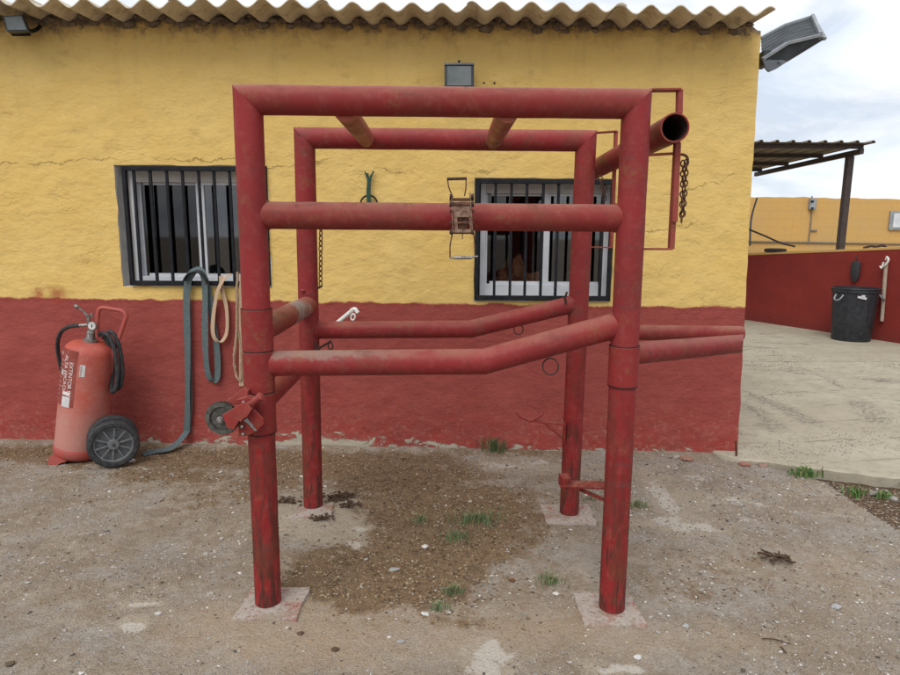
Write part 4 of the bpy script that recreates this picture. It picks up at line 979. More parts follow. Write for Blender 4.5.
# ---------------------------------------------------------------- wheeled extinguisher
Yx = 3.97
e = M('faded_red_cylinder', .5, 0, .35); n1 = e.noise(4, 5); n2 = e.noise(40, 6, .7)
ec = e.mix(e.rng(n1, .35, .65), (.47, .085, .058), (.40, .08, .06))
dm = e.rng(e.ma('ADD', e.z, e.rng(e.noise(3.5, 5, .7), .3, .7, -.25, .25)), .75, .2); ec = e.mix(e.ma('MULTIPLY', dm, .68), ec, (.46, .26, .22)); ec = e.mix(e.rng(n2, .55, .7, 0, .35), ec, (.5, .3, .24))
MAT['ext'] = e.done(ec, e.bump(n2, .1, .002), e.rng(n1, .3, .7, .4, .65))
e2 = simple('red_cart_steel', (.40, .07, .055), (.33, .09, .075), 25, .5, 0, .15); MAT['ext2'] = e2
xb = P(77, 450, Yx); xt = P(87, 352, Yx); ax = (xt - xb); ax.y = 0; ax.normalize()
bot = P(79, 452, Yx); topc = P(89, 341, Yx); topc = bot + ax * (topc - bot).dot(ax); H = (topc - bot).length; RX = .147
EX = thing('wheeled_extinguisher', G(100, 465), 'large faded red fire extinguisher on two wheels leaning by the red wall', 'fire extinguisher')
bm = bmesh.new(); prof = [(RX * .60, -.02), (RX * .84, -.012), (RX * .97, .01), (RX, .04), (RX, .10), (RX, H - .075)]
for k in range(1, 9): a = k / 8 * PI / 2; prof.append((RX * (.30 + .70 * math.cos(a) ** .8) if k < 8 else RX * .22, H - .075 + .075 * math.sin(a)))
lathe(bm, prof, bot, ax, 56); cyl = obj('cylinder', bm, MAT['ext'], EX)
bm = bmesh.new(); lathe(bm, [(RX * .80, -.019), (RX * .93, -.008), (RX + .002, .012), (RX + .004, .03), (RX + .004, .055), (RX + .001, .06)], bot, ax, 56); obj('base_ring', bm, MAT['ext2'], EX)
# local frame on the cylinder surface: angle 0 faces the camera, + to the right
ex_ = Vector((ax.z, 0, -ax.x)); ey_ = Vector((0, -1, 0))
def cs(ang, h, r=RX + .0015): return bot + ax * h + (ex_ * math.sin(ang) + ey_ * math.cos(ang)) * r
def patch(a0, a1, h0, h1, mat, name, r, par=cyl, n=14):
    bm = bmesh.new(); A = [bm.verts.new(cs(a0 + (a1 - a0) * k / n, h0, r)) for k in range(n + 1)]; Bq = [bm.verts.new(cs(a0 + (a1 - a0) * k / n, h1, r)) for k in range(n + 1)]
    for k in range(n): bm.faces.new((A[k], A[k + 1], Bq[k + 1], Bq[k]))
    return obj(name, bm, mat, par)
LR = simple('label_brownred', (.22, .045, .035), (.27, .07, .055), 20, .5); LW = simple('label_white', (.62, .62, .62), (.5, .48, .47), 60, .5); LI = simple('label_ink', (.74, .68, .67), (.62, .54, .53), 60, .6)
h_of = lambda v: (P(80, v, Yx - RX) - bot).dot(ax)
hT, hB = h_of(352), h_of(411)
patch(R(-58), R(5), hB + .01, hT, LR, 'label', RX + .0015)
def tpatch(txt, size, ang0, h0, vertical=True, m=LI, r=RX + .003, name='lettering'):
    if vertical == 'down': f = lambda x, y: cs(ang0 + y / RX, h0 - x, r)
    elif vertical: f = lambda x, y: cs(ang0 + (-y) / RX * 1.0, h0 + x, r)   # reads upward
    else: f = lambda x, y: cs(ang0 + x / RX, h0 + y, r)
    obj(name, text_bm(txt, size, f), m, cyl, smooth=False)
tpatch('EXTINTOR DE', .036, R(-13), h_of(364), 'down')
tpatch('ALTA EFICACIA', .0365, R(-28), h_of(358), 'down')
patch(R(-27), R(-4), h_of(410), h_of(399.5), LW, 'white_sticker', RX + .0028)
patch(R(-26), R(-5), h_of(398), h_of(394.5), LI, 'white_sticker', RX + .0028)
patch(R(12), R(24), h_of(377), h_of(365), LW, 'inspection_sticker', RX + .0022)
tpatch('REVISADO', .014, R(17), h_of(376), True, LR, RX + .0035)
tpatch('USO', .026, R(-57), h_of(359), False)
for k, ln_ in enumerate(('MODO DE EMPLEO', 'QUITAR EL SEGURO', 'ABRIR LA VALVULA', 'DIRIGIR EL CHORRO', 'A LA BASE', 'DE LAS LLAMAS', 'AGENTE EXTINTOR', 'POLVO', 'REVISION', 'ANUAL')):
    tpatch(ln_, .0085, R(-57), h_of(365 + k * 4.4), False)
patch(R(-38), R(-31), h_of(379), h_of(374), LW, 'white_sticker', RX + .0028)
# valve, gauge, lever
vt = topc; bm = bmesh.new(); lathe(bm, [(.045, -.006), (.045, .010), (.030, .014), (.024, .05), (.028, .055), (.024, .075), (.012, .08)], vt, ax, 24); obj('valve', bm, MAT['steel'], EX)
bm = bmesh.new(); gp_ = P(92.8, 326, Yx - .06); lathe(bm, [(.026, -.012), (.028, .0), (.028, .010), (.024, .012)], gp_, (0, -1, 0), 24); gg = obj('gauge', bm, MAT['steel'], EX)
bm = bmesh.new(); lathe(bm, [(.0225, .0125), (.0225, .014)], gp_, (0, -1, 0), 24); obj('gauge_face', bm, LW, gg)
bm = bmesh.new(); bar(bm, gp_ + Vector((.0, -.016, -.006)), gp_ + Vector((.004, -.016, .014)), .004, .003, (1, 0, 0)); obj('gauge_needle', bm, MAT['black'], gg)
bm = bmesh.new(); lv = [P(89, 324, Yx - .02), P(88, 316, Yx - .03), P(83, 311, Yx - .04), P(77.5, 307, Yx - .05)]; poly_tube(bm, lv, [.012, .010, .0055, .0055], seg=12); lathe(bm, [(.002, -.016), (.013, -.01), (.015, 0), (.012, .01), (.002, .016)], P(76.5, 306.5, Yx - .05), (1, 0, -.8), 16); poly_tube(bm, [P(88, 318, Yx - .02), P(91.5, 314, Yx - .02), P(92, 318, Yx - .02)], .006, seg=8); obj('lever', bm, MAT['steel'], EX)
bm = tube(P(79, 325.5, Yx - .03), P(88, 325, Yx - .02), .011, seg=14); obj('hose_connector', bm, MAT['steel'], EX)
# hose
bm = bmesh.new(); hp = [P(79, 325.5, Yx - .03), P(70, 326.5, Yx), P(62, 331, Yx + .04), P(58, 340, Yx + .08), P(58, 352, Yx + .13), P(62, 372, Yx + .16)]
poly_tube(bm, smooth_path(hp, 6), .0125, seg=12)
coil = [P(99, 335, Yx - .01), P(104, 333, Yx - .03), P(110, 338, Yx - .04), P(115, 352, Yx - .04), P(117.5, 372, Yx - .04), P(116, 387, Yx - .04), P(112.5, 392, Yx - .03), P(111.5, 383, Yx + .02), P(113, 365, Yx + .04), P(109, 345, Yx + .03), P(103, 336, Yx + .03)]
poly_tube(bm, smooth_path(coil, 6), .0135, seg=12)
coil2 = [p + Vector((.016, .03, .01)) for p in coil[1:7]]; poly_tube(bm, smooth_path(coil2, 6), .0135, seg=12)
obj('hose', bm, MAT['rubber'], EX)
# handle loop
bm = bmesh.new(); hl = [P(109, 445, Yx + .02), P(108, 400, Yx + .05), P(114, 350, Yx), P(119, 338, Yx), P(124.5, 322, Yx), P(126, 316, Yx), P(122, 311, Yx), P(112, 309, Yx), P(101.5, 308, Yx), P(98, 313, Yx), P(97.3, 325, Yx), P(97.5, 337, Yx)]
poly_tube(bm, smooth_path(hl, 6), .0135, seg=14); obj('handle', bm, MAT['ext2'], EX)
bm = bmesh.new(); poly_tube(bm, [P(110, 352, Yx + .13), P(107, 445, Yx + .13)], .012, seg=12); poly_tube(bm, [P(98, 446, Yx - .14), P(106, 441, Yx - .03)], .012, seg=10); obj('cart_rail', bm, MAT['ext2'], EX)
# foot
bm = bmesh.new(); fa = [P(u, v, Yx - .15) for u, v in ((49, 456), (60, 459), (66, 462), (57, 464), (52, 471), (45, 471), (47, 464))]
prism(bm, fa, (0, .13, 0)); bmesh.ops.bevel(bm, geom=bm.edges[:], offset=.004, segments=2, affect='EDGES'); obj('foot', bm, MAT['ext2'], EX, smooth=False)
# wheels
c1 = P(113.5, 443.5, Yx - .17); WA = Vector((c1.x, c1.y, 0)).normalized(); WX = Vector((WA.y, -WA.x, 0))
def ext_wheel(c):
    Rw = .150; bm = bmesh.new(); prof = [(Rw * .74, -.026), (Rw * .80, -.034), (Rw * .93, -.034), (Rw, -.022), (Rw, .022), (Rw * .93, .034), (Rw * .80, .034), (Rw * .74, .026)]
    lathe(bm, prof + [prof[0]], c, WA, 56, cap=False); ty = obj('wheel', bm, MAT['rubber'], EX)
    bm = bmesh.new(); lathe(bm, [(.03, -.034), (.034, -.026), (.034, .026), (.03, .034)], c, WA, 24); lathe(bm, [(Rw * .70, -.022), (Rw * .755, -.026), (Rw * .755, .026), (Rw * .70, .022), (Rw * .70, -.022)], c, WA, 48, cap=False)
    lathe(bm, [(.03, .004), (Rw * .72, .004), (Rw * .72, .010), (.03, .010)], c, WA, 40)
    for k in range(10):
        a = 2 * PI * k / 10 + .2; d = WX * math.cos(a) + Vector((0, 0, 1)) * math.sin(a); bar(bm, c + d * .03 + WA * -.014, c + d * Rw * .72 + WA * -.016, .010, .012, WX * math.sin(a) - Vector((0, 0, 1)) * math.cos(a), .001)
    obj('hub', bm, GH, ty, sharp=30)
    bm = bmesh.new(); lathe(bm, [(.001, -.042), (.009, -.041), (.011, -.034)], c, WA, 14); obj('axle_cap', bm, MAT['rubber'], ty)
GH = simple('grey_hub_plastic', (.11, .115, .12), (.16, .165, .17), 30, .6)
ext_wheel(c1); c2 = c1 + WA * .13; ext_wheel(c2)
bm = tube(c1, c2, .012, seg=12); obj('axle', bm, MAT['steel'], EX)

# ---------------------------------------------------------------- side yard: walls, canopy, bin
def Pz(u, v, z):
    d = ray(u, v); return CO + d * ((z - CAMZ) / d.z)
wl = Pz(744, 319, .0); wr = Pz(905, 344.3, -.01)
dW = (wr - wl); dW.z = 0; dW.normalize(); nrm_in = Vector((-dW.y, dW.x, 0))  # behind the wall face
if nrm_in.x < 0: nrm_in = -nrm_in
A0 = wl - dW * 2.5; A1 = wr + dW * 4.5
def wallpt(u, v):   # hit of a picture ray with the vertical face of the low wall
    d = ray(u, v); t = (wl - CO).dot(nrm_in) / d.dot(nrm_in); return CO + d * t
zt_l, zt_r = wallpt(752, 254.5).z, wallpt(898, 248.5).z
def top_z(p):
    f = (p - wallpt(752, 254)).dot(dW) / (wallpt(898, 249) - wallpt(752, 254)).dot(dW); return zt_l + (zt_r - zt_l) * f
ym = M('yard_wall_paint', .85, 0, .2); n1 = ym.noise(2.5, 5); n2 = ym.noise(25, 6, .7)
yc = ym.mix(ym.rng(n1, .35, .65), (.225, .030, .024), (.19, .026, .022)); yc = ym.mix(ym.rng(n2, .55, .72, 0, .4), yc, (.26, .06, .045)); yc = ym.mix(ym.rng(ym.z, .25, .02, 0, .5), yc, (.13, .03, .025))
yc = ym.mix(ym.rng(ym.noise(22, 3), .73, .76, 0, .6), yc, (.5, .35, .3))
MAT['yard_red'] = ym.done(yc, ym.bump(n2, .3, .005))
yy_ = M('yard_wall_yellow', .9, 0, .15); n1 = yy_.noise(1.2, 5); n2 = yy_.noise(14, 6, .7)
yc = yy_.mix(yy_.rng(n1, .35, .65), (.55, .33, .11), (.50, .32, .13)); yc = yy_.mix(yy_.rng(n2, .5, .7, 0, .4), yc, (.42, .27, .12))
bl_lines = yy_.nt.nodes.new('ShaderNodeTexBrick'); bl_lines.inputs['Scale'].default_value = 1; bl_lines.inputs['Brick Width'].default_value = .4; bl_lines.inputs['Row Height'].default_value = .2; bl_lines.inputs['Mortar Size'].default_value = .006; bl_lines.offset = .5
rm = yy_.nt.nodes.new('ShaderNodeCombineXYZ'); yy_.nt.links.new(yy_.x, rm.inputs[0]); yy_.nt.links.new(yy_.z, rm.inputs[1]); yy_.nt.links.new(rm.outputs[0], bl_lines.inputs[0])
MAT['yard_yel'] = yy_.done(yy_.mix(yy_.ma('MULTIPLY', bl_lines.outputs[1], .25), yc, (.30, .19, .09)), yy_.bump(n2, .4, .006))
LWL = thing('low_wall', (wl.x, wl.y, 0), 'low dark red retaining wall with a yellow capped top across the side yard', 'wall')
bm = bmesh.new(); th = 5.0
N1 = 40; fr_ = []; 
for i in range(N1 + 1):
    p = A0.lerp(A1, i / N1); tz_ = top_z(p); fr_.append((p, tz_))
Vb = [[bm.verts.new((p.x + nrm_in.x * o, p.y + nrm_in.y * o, z)) for (o, z) in ((0, -.3), (fbm(i, 0, .3) * .01, .7), (0, z1 - .004), (.35, z1 - .004), (.35, -.3))] for i, (p, z1) in enumerate(fr_)]
for a_, b_ in zip(Vb, Vb[1:]):
    for k in range(4): bm.faces.new((a_[k], b_[k], b_[k + 1], a_[k + 1]))
bm.faces.new(Vb[0][::-1]); bm.faces.new(Vb[-1])
obj('wall_body', bm, MAT['yard_red'], LWL, sharp=40)
bm = bmesh.new(); Vb = [[bm.verts.new((p.x + nrm_in.x * o, p.y + nrm_in.y * o, z1 + dz)) for (o, dz) in ((-.008, -.012), (-.008, .022), (.37, .040), (.37, -.012))] for i, (p, z1) in enumerate(fr_)]
for a_, b_ in zip(Vb, Vb[1:]):
    for k in range(4): bm.faces.new((a_[k], b_[k], b_[(k + 1) % 4], a_[(k + 1) % 4]))
bm.faces.new(Vb[0][::-1]); bm.faces.new(Vb[-1])
obj('wall_cap', bm, MAT['yard_yel'], LWL, sharp=40)
# raised terrace behind
bm = bmesh.new(); tz0 = top_z(wl) - .03; q = [A0 + nrm_in * .36, A1 + nrm_in * .36, A1 + nrm_in * 12, A0 + nrm_in * 12]
prism(bm, [(p.x, p.y, -.3) for p in q], (0, 0, .3 + tz0 - .05)); tag(obj('terrace_ground', bm, MAT['slab'], smooth=False), kind='structure')
# far yellow wall
YF = 15.5
fa_, fb_ = P(735, 196.5, YF), P(900, 199, YF)
FW = thing('yellow_back_wall', (fa_.x + 2, YF, 0), 'long yellow block wall standing at the back of the side yard', 'wall')
bm = bmesh.new(); n = 90; x0, x1 = 2.2, 16.0; Vb = []
for i in range(n + 1):
    x = x0 + (x1 - x0) * i / n; z = fa_.z + (fb_.z - fa_.z) * (x - fa_.x) / (fb_.x - fa_.x) + mnoise.noise(Vector((x * 2.5, 0, 0))) * .03
    Vb.append([bm.verts.new(p) for p in ((x, YF, -.3), (x, YF, z), (x, YF + .2, z), (x, YF + .2, -.3))])
for a_, b_ in zip(Vb, Vb[1:]):
    for k in range(3): bm.faces.new((a_[k], b_[k], b_[k + 1], a_[k + 1]))
bm.faces.new(Vb[0][::-1]); bm.faces.new(Vb[-1]); obj('wall_body', bm, MAT['yard_yel'], FW, sharp=40)
bm = bmesh.new(); a_, b_ = P(745, 241.5, YF - .03), P(905, 244, YF - .03); poly_tube(bm, [a_, b_ + (b_ - a_)], .02, seg=8); obj('wall_pipe', bm, MAT['conduit'], FW)
bm = bmesh.new(); box(bm, P(812.3, 204, YF - .05), (.15, .1, .26), None, .01); jb = obj('junction_box', bm, MAT['alu'], FW, smooth=False)
bm = bmesh.new(); box(bm, P(812.3, 201.5, YF - .105), (.07, .02, .05), None, .004); box(bm, P(812.3, 208.3, YF - .105), (.06, .02, .04), None, .004); obj('switch', bm, MAT['black'], jb, smooth=False)
bm = bmesh.new(); poly_tube(bm, [P(812, 196, YF - .02), P(812.3, 204, YF - .02), P(811, 222, YF - .02), P(808.5, 244, YF - .02)], .015, seg=8); poly_tube(bm, [P(811, 230.5, YF - .03), P(817, 230.5, YF - .03)], .02, seg=8); obj('conduit', bm, MAT['conduit'], FW)
t = thing('wall_panel', P(896, 230, YF), 'pale grey framed panel mounted on the far yellow wall at the right', 'panel')
bm = bmesh.new(); box(bm, P(898, 220.5, YF - .03), (.42, .05, .46), None, .01); obj('panel_frame', bm, MAT['alu'], t, smooth=False)
bm = bmesh.new(); box(bm, P(899.5, 220.5, YF - .06), (.30, .02, .34), None, .004); obj('panel_face', bm, MAT['white'], t, smooth=False)
bm = bmesh.new(); poly_tube(bm, smooth_path([P(757, 198, 12.5), P(752, 215, 12.4), P(750.5, 228, 12.3), P(750, 246, 12.3)], 5), .018, seg=8); tag(obj('drain_pipe', bm, MAT['lampgrey'], None, P(750, 246, 12.3)), 'thin dark pipe running down beside the building corner before the yellow wall', 'pipe')
bm = bmesh.new(); poly_tube(bm, smooth_path([P(748, 229, 10.8), P(765, 236, 10.9), P(781, 243, 11), P(795, 246.5, 11)], 5), .016, seg=8); tag(obj('hanging_cable', bm, MAT['rubber'], None, P(795, 246.5, 11)), 'black cable sloping down onto the low wall beside the building corner', 'cable')
c = wallpt(768, 250); c = c + nrm_in * .18; c.z = top_z(c) + .045
def hull_lump(name, c, s_, mat, label, cat, seed): 
    o = lump(name, c, 1, mat, 3, .3, 3, None, s_, seed); tag(o, label, cat); return o
bm = bmesh.new(); lathe(bm, [(.10, -.02), (.17, -.015), (.19, .02), (.17, .05), (.10, .055), (.10, -.02)], c, (0, 0, 1), 24, cap=False); tag(obj('small_tyre', bm, MAT['rubber'], None, c), 'small black tyre lying on top of the low wall near the building', 'tyre')
c = wallpt(867, 249); c = c + nrm_in * .2; c.z = top_z(c) + .035
bm = bmesh.new(); poly_tube(bm, smooth_path([c + Vector((-.18, .02, -.01)), c + Vector((-.08, 0, .02)), c + Vector((.02, .03, .01)), c + Vector((.1, 0, .03)), c + Vector((.2, .02, -.01))], 5), .018, seg=8); tag(obj('iron_scrap', bm, MAT['darkrust'], None, c), 'thin bent piece of dark iron lying on the low wall right of the canopy post', 'scrap')
# canopy
CN = thing('canopy', P(848, 247, 10.6), 'brown corrugated metal canopy on a steel post behind the low wall', 'canopy')
YN = 9.9; cr_n = P(865, 147, YN)          # near right corner of the sheet
YK = 13.2; far_r = P(790, 167, YK)
zn = P(866, 144, YN).z; xr_ = cr_n.x
def dline(u, v, X):   # picture ray meets plane x = X
    d = ray(u, v); return CO + d * (X / d.x)
pf = dline(757, 174, xr_ - .02); slope = (pf.z - (zn - .10)) / (pf.y - YN)
def cz(y): return zn + (y - YN) * slope
bm = bmesh.new(); rows = []; X0 = 2.4; xs_ = []; x = xr_ + .08; pr = [(0, 0), (.02, .032), (.05, .032), (.07, 0)]
pitch_ = .243
k = 0
while x > X0:
    for dx, h in pr[::-1]: xs_.append((x - .07 + dx, h))
    x -= pitch_
xs_ = xs_[::-1]
for yv in (YN - .12, YN + 1.7, pf.y):
    rows.append([(bm.verts.new((x, yv, cz(yv) + h)), bm.verts.new((x, yv, cz(yv) + h + .004))) for x, h in xs_])
for a_, b_ in zip(rows, rows[1:]):
    for k in range(len(a_) - 1):
        bm.faces.new((a_[k][0], a_[k + 1][0], b_[k + 1][0], b_[k][0])); bm.faces.new((a_[k][1], a_[k + 1][1], b_[k + 1][1], b_[k][1]))
for k in range(len(xs_) - 1): bm.faces.new((rows[0][k][0], rows[0][k + 1][0], rows[0][k + 1][1], rows[0][k][1]))
obj('roof_sheet', bm, MAT['tin'], CN, smooth=False)
for yv in (YN + .05, YN + 1.1, YN + 2.2, pf.y - .15):
    bm = bmesh.new(); box(bm, ((X0 + xr_) / 2, yv, cz(yv) - .035), (xr_ - X0, .04, .06)); obj('purlin', bm, MAT['brownsteel'], CN, smooth=False)
bm = bmesh.new(); bar(bm, (xr_ - .05, YN - .02, cz(YN) - .11), (xr_ - .05, pf.y, cz(pf.y) - .11), .06, .08, (1, 0, 0), .004); obj('beam', bm, MAT['brownsteel'], CN, smooth=False)
pp = dline(849.5, 160, xr_ - .05); bm = bmesh.new(); box(bm, (pp.x, pp.y, (cz(pp.y) - .15 + .9) / 2), (.095, .095, cz(pp.y) - .15 - .9), None, .006)
obj('post', bm, MAT['brownsteel'], CN, smooth=False)
# bin
bc = Pz(852, 339, slab_z(5.5, 8)); rb = .275
rb = .30
_s = min((abs((lambda d: 450 + FPX * d.dot(_RT) / d.dot(_F))(wl + dW * k * .01 - nrm_in * (rb + .07) - CO) - 850.5), k * .01) for k in range(0, 600))[1]
bc = wl + dW * _s - nrm_in * (rb + .07); bc.z = slab_z(bc.x, bc.y)
BN = thing('rubbish_bin', bc, 'tall round black plastic rubbish bin standing against the low red wall', 'bin')
hb = P(852, 288, bc.y - .1).z - bc.z
bm = bmesh.new(); lathe(bm, [(rb * .84, 0), (rb * .86, .01), (rb * .93, hb * .5), (rb * .985, hb * .86), (rb * 1.0, hb - .07), (rb * 1.04, hb - .065), (rb * 1.05, hb - .01), (rb * 1.03, hb), (rb * .97, hb), (rb * .95, hb - .1), (rb * .8, .05)], bc, (0, 0, 1), 64)
for v in bm.verts:
    d = Vector((v.co.x - bc.x, v.co.y - bc.y, 0)); a = math.atan2(d.y, d.x); z = v.co.z - bc.z
    if .02 < z < hb - .08 and d.length > rb * .83: v.co += d.normalized() * (.005 * math.cos(a * 16))
obj('bin_body', bm, MAT['bin'], BN, sharp=50)
bm = bmesh.new(); torus(bm, bc + Vector((0, 0, hb - .012)), rb * 1.045, .012, (0, 0, 1), 48, 8); obj('rim', bm, MAT['bin'], BN)
for sa in (-1, 1):
    dd = Vector((sa * .94, -.34, 0)); c = bc + dd * rb * 1.08 + Vector((0, 0, hb - .13)); bm = bmesh.new()
    tg = Vector((-dd.y, dd.x, 0)); poly_tube(bm, smooth_path([c - tg * .06 + Vector((0, 0, .03)), c - tg * .045 + dd * .045 - Vector((0, 0, .03)), c + dd * .055 - Vector((0, 0, .05)), c + tg * .045 + dd * .045 - Vector((0, 0, .03)), c + tg * .06 + Vector((0, 0, .03))], 5), .011, seg=10)
    obj('handle', bm, MAT['alu'], BN)
c = bc + Vector((-.09, -rb * 1.0, hb - .13)); bm = bmesh.new(); box(bm, c, (.13, .02, .035), Matrix.Rotation(.2, 3, 'Y'), .008); box(bm, c + Vector((.01, -.008, .025)), (.05, .02, .03), None, .006); obj('clip', bm, MAT['white'], BN, smooth=False)
# glove-like black sack and a stick on the wall
c = wallpt(857.5, 271) - nrm_in * .05
t = thing('black_pouch', c, 'small black rubber pouch hanging on the red wall above the bin', 'pouch')
bm = bmesh.new(); lathe(bm, [(.03, -.17), (.055, -.12), (.075, -.04), (.075, .10), (.06, .15), (.02, .16)], c, (0, 0, 1), 20)
for v in bm.verts: v.co = c + (v.co - c) * 1.0 + Vector((0, 0, 0)); v.co += nrm_in * (-(v.co - c).dot(nrm_in) * .5)
obj('pouch_body', bm, MAT['rubber'], t); bm = bmesh.new(); poly_tube(bm, [c + Vector((0, 0, .15)), c + Vector((0, .01, .24))], .006, seg=6); obj('cord', bm, MAT['darkrust'], t)
a_, b_ = wallpt(888.5, 262) - nrm_in * .05, wallpt(884, 321) - nrm_in * .05
t = thing('wooden_pole', b_, 'short pale wooden pole hanging from a white hook on the red wall', 'pole')
bm = tube(a_, b_, .026, seg=14); obj('shaft', bm, MAT['wood'], t)
bm = bmesh.new(); poly_tube(bm, smooth_path([wallpt(885, 267) - nrm_in * .07, wallpt(889.5, 265) - nrm_in * .09, wallpt(892.5, 260) - nrm_in * .09, wallpt(890.5, 257) - nrm_in * .08, wallpt(889, 260) - nrm_in * .07], 5), .014, seg=8); poly_tube(bm, smooth_path([wallpt(887, 262) - nrm_in * .08, wallpt(886, 268) - nrm_in * .1, wallpt(884, 266) - nrm_in * .09], 4), .01, seg=8); obj('hook', bm, MAT['whiteplastic'], t)
# iron stake at the building corner
bm = bmesh.new(); bar(bm, G(736.5, 461), P(736, 441, G(736.5, 461).y), .012, .010, (1, 0, 0), .001); tag(obj('iron_stake', bm, MAT['rust'], None, G(736.5, 461)), 'short rusty iron stake upright at the right foot of the building', 'stake')

# ---------------------------------------------------------------- loose things on the ground
def col_mat(name, rough=.9):
    m = M(name, rough, 0, .2); a = m.attr('tint'); return m.done(m.mix(.25, a.outputs['Color'], m.mix(m.noise(200, 3), a.outputs['Color'], (.12, .10, .08))))
SM = col_mat('loose_stone'); VM = col_mat('dry_straw'); GM = col_mat('grass_blades', .7)
OCT = [Vector(p) for p in ((1, 0, 0), (-1, 0, 0), (0, 1, 0), (0, -1, 0), (0, 0, 1), (0, 0, -1), (.62, .62, .5), (-.62, .6, .5), (.6, -.62, .5), (-.62, -.6, .5))]
_bm = bmesh.new()
for p in OCT: _bm.verts.new(p)
hr_ = bmesh.ops.convex_hull(_bm, input=_bm.verts[:]); _bm.verts.ensure_lookup_table(); _bm.verts.index_update()
HV = [v.co.copy() for v in _bm.verts]; HF = [[v.index for v in f.verts] for f in _bm.faces]; _bm.free()
def scatter(n, area, sizef, colf, name, mat, accept=None, flat=.6, zf=None):
    vs, fs, cols = [], [], []; k = 0; tries = 0
    while k < n and tries < n * 12:
        tries += 1; x = random.uniform(area[0], area[1]); y = area[2] + (area[3] - area[2]) * random.random() ** 1.25
        if accept and not accept(x, y): continue
        s_ = sizef(y); cc = colf(); z = zf(x, y) if zf else gz(x, y) - soil_right(x, y) * .045; a = random.uniform(0, 6.28); ca_, sa_ = math.cos(a), math.sin(a)
        q = (random.uniform(.6, 1.3), random.uniform(.5, 1), random.uniform(.35, .8) * flat * 1.3); o = len(vs)
        for p in HV:
            j = 1 + random.uniform(-.22, .22); X, Y_, Z_ = p.x * s_ * q[0] * j, p.y * s_ * q[1] * j, p.z * s_ * q[2] * j
            vs.append((x + X * ca_ - Y_ * sa_, y + X * sa_ + Y_ * ca_, z + Z_ + s_ * .1)); cols += [*cc, 1]
        fs += [[i + o for i in f] for f in HF]; k += 1
    me = bpy.data.meshes.new(name); me.from_pydata(vs, [], fs); a_ = me.color_attributes.new('tint', 'FLOAT_COLOR', 'POINT'); a_.data.foreach_set('color', cols)
    return link(name, me, mat, smooth=False)
def onslab(x, y): return x > 1.85 and y > edge_y(_SE, x) - .02
def stone_col():
    r = random.random()
    if r < .12: b = random.uniform(.46, .70); return (b, b * .96, b * .90)
    if r < .55: b = random.uniform(.26, .42); return (b, b * .94, b * .86)
    if r < .85: b = random.uniform(.20, .36); return (b, b * .80, b * .62)
    b = random.uniform(.07, .12); return (b, b * .85, b * .7)
def ok_stone(x, y):
    if y > 4.2 and x < 2.0 or onslab(x, y): return False
    t_ = bl(TAN, x, y); s_ = bl(SOIL, x, y); dens = mnoise.noise(Vector((x * 2.2, y * 2.2, 5))) * .7 + .50 + .30 * max(0, min(1, x - .6))
    return random.random() < dens * (1 - .75 * t_) * (1 - .72 * s_)
def ssize(y): return min(.015, .0018 + random.expovariate(1 / .0016)) * (1 + max(0, y - 2) * .15)
st1 = scatter(52000, (-3.4, 3.6, 1.35, 4.2), ssize, stone_col, 'gravel', SM, ok_stone); tag(st1, 'fine grey and white gravel strewn over the dirt yard', 'gravel', kind='stuff')
def chip_col():
    b = random.uniform(.06, .27); return (b, b * .64, b * .36) if random.random() < .88 else (.38, .31, .2)
def ok_soil(x, y):
    if y > 4.22 and x < 2.0 or onslab(x, y): return False
    s_ = bl(SOIL, x, y) * (1 - .8 * bl(PALE, x, y)) + soil_right(x, y) * .9; return random.random() < s_ * s_
st2 = scatter(22000, (-3.4, 3.6, 1.5, 4.24), lambda y: random.uniform(.003, .009), chip_col, 'dung_crumbs', VM, ok_soil, .35); tag(st2, 'brown crumbled dung and bark chips lying inside and behind the frame', 'litter', kind='stuff')
def ok_slab(x, y):
    return y > edge_y(_SE, x) + .03 and random.random() < max(0, mnoise.noise(Vector((x * 1.1, y * 1.7, 9))) * 1.6 - .05) * max(.1, .5 + mnoise.noise(Vector((x * 7, y * 7, 4))))
st3 = scatter(5000, (1.95, 5.8, 2.6, 8.5), lambda y: random.uniform(.002, .006) * (.6 + y * .12), lambda: (lambda b: (b, b * .85, b * .7))(random.uniform(.04, .16)), 'slab_grit', VM, ok_slab, .35, slab_z); tag(st3, 'dark grit and dried mud crumbs scattered on the concrete slab', 'grit', kind='stuff')
# straw
vs, fs, cols = [], [], []
k = 0
while k < 1300:
    x = random.uniform(-3.2, 3.2); y = random.uniform(1.7, 4.2)
    if onslab(x, y) or random.random() > bl(SOIL, x, y) + soil_right(x, y) * .5 + .02: continue
    L_ = random.uniform(.008, .045); a = random.uniform(0, 6.28); d = Vector((math.cos(a), math.sin(a), random.uniform(-.1, .25))); w2 = Vector((-d.y, d.x, 0)) * random.uniform(.0004, .0010)
    z = gz(x, y) - soil_right(x, y) * .045 + .005; p = Vector((x, y, z)); b = random.uniform(.22, .48); o = len(vs); m_ = p + d * L_ * .5 + Vector((0, 0, random.uniform(0, .006)))
    for q_ in (p - w2, p + w2, m_ + w2, m_ - w2, p + d * L_ + w2, p + d * L_ - w2): vs.append(tuple(q_)); cols += [b, b * .78, b * .45, 1]
    fs += [(o, o + 1, o + 2, o + 3), (o + 3, o + 2, o + 4, o + 5)]; k += 1
me = bpy.data.meshes.new('straw'); me.from_pydata(vs, [], fs); a_ = me.color_attributes.new('tint', 'FLOAT_COLOR', 'POINT'); a_.data.foreach_set('color', cols)
tag(link('straw', me, VM, smooth=False), 'short pale straw bits scattered through the brown litter', 'straw', kind='stuff')
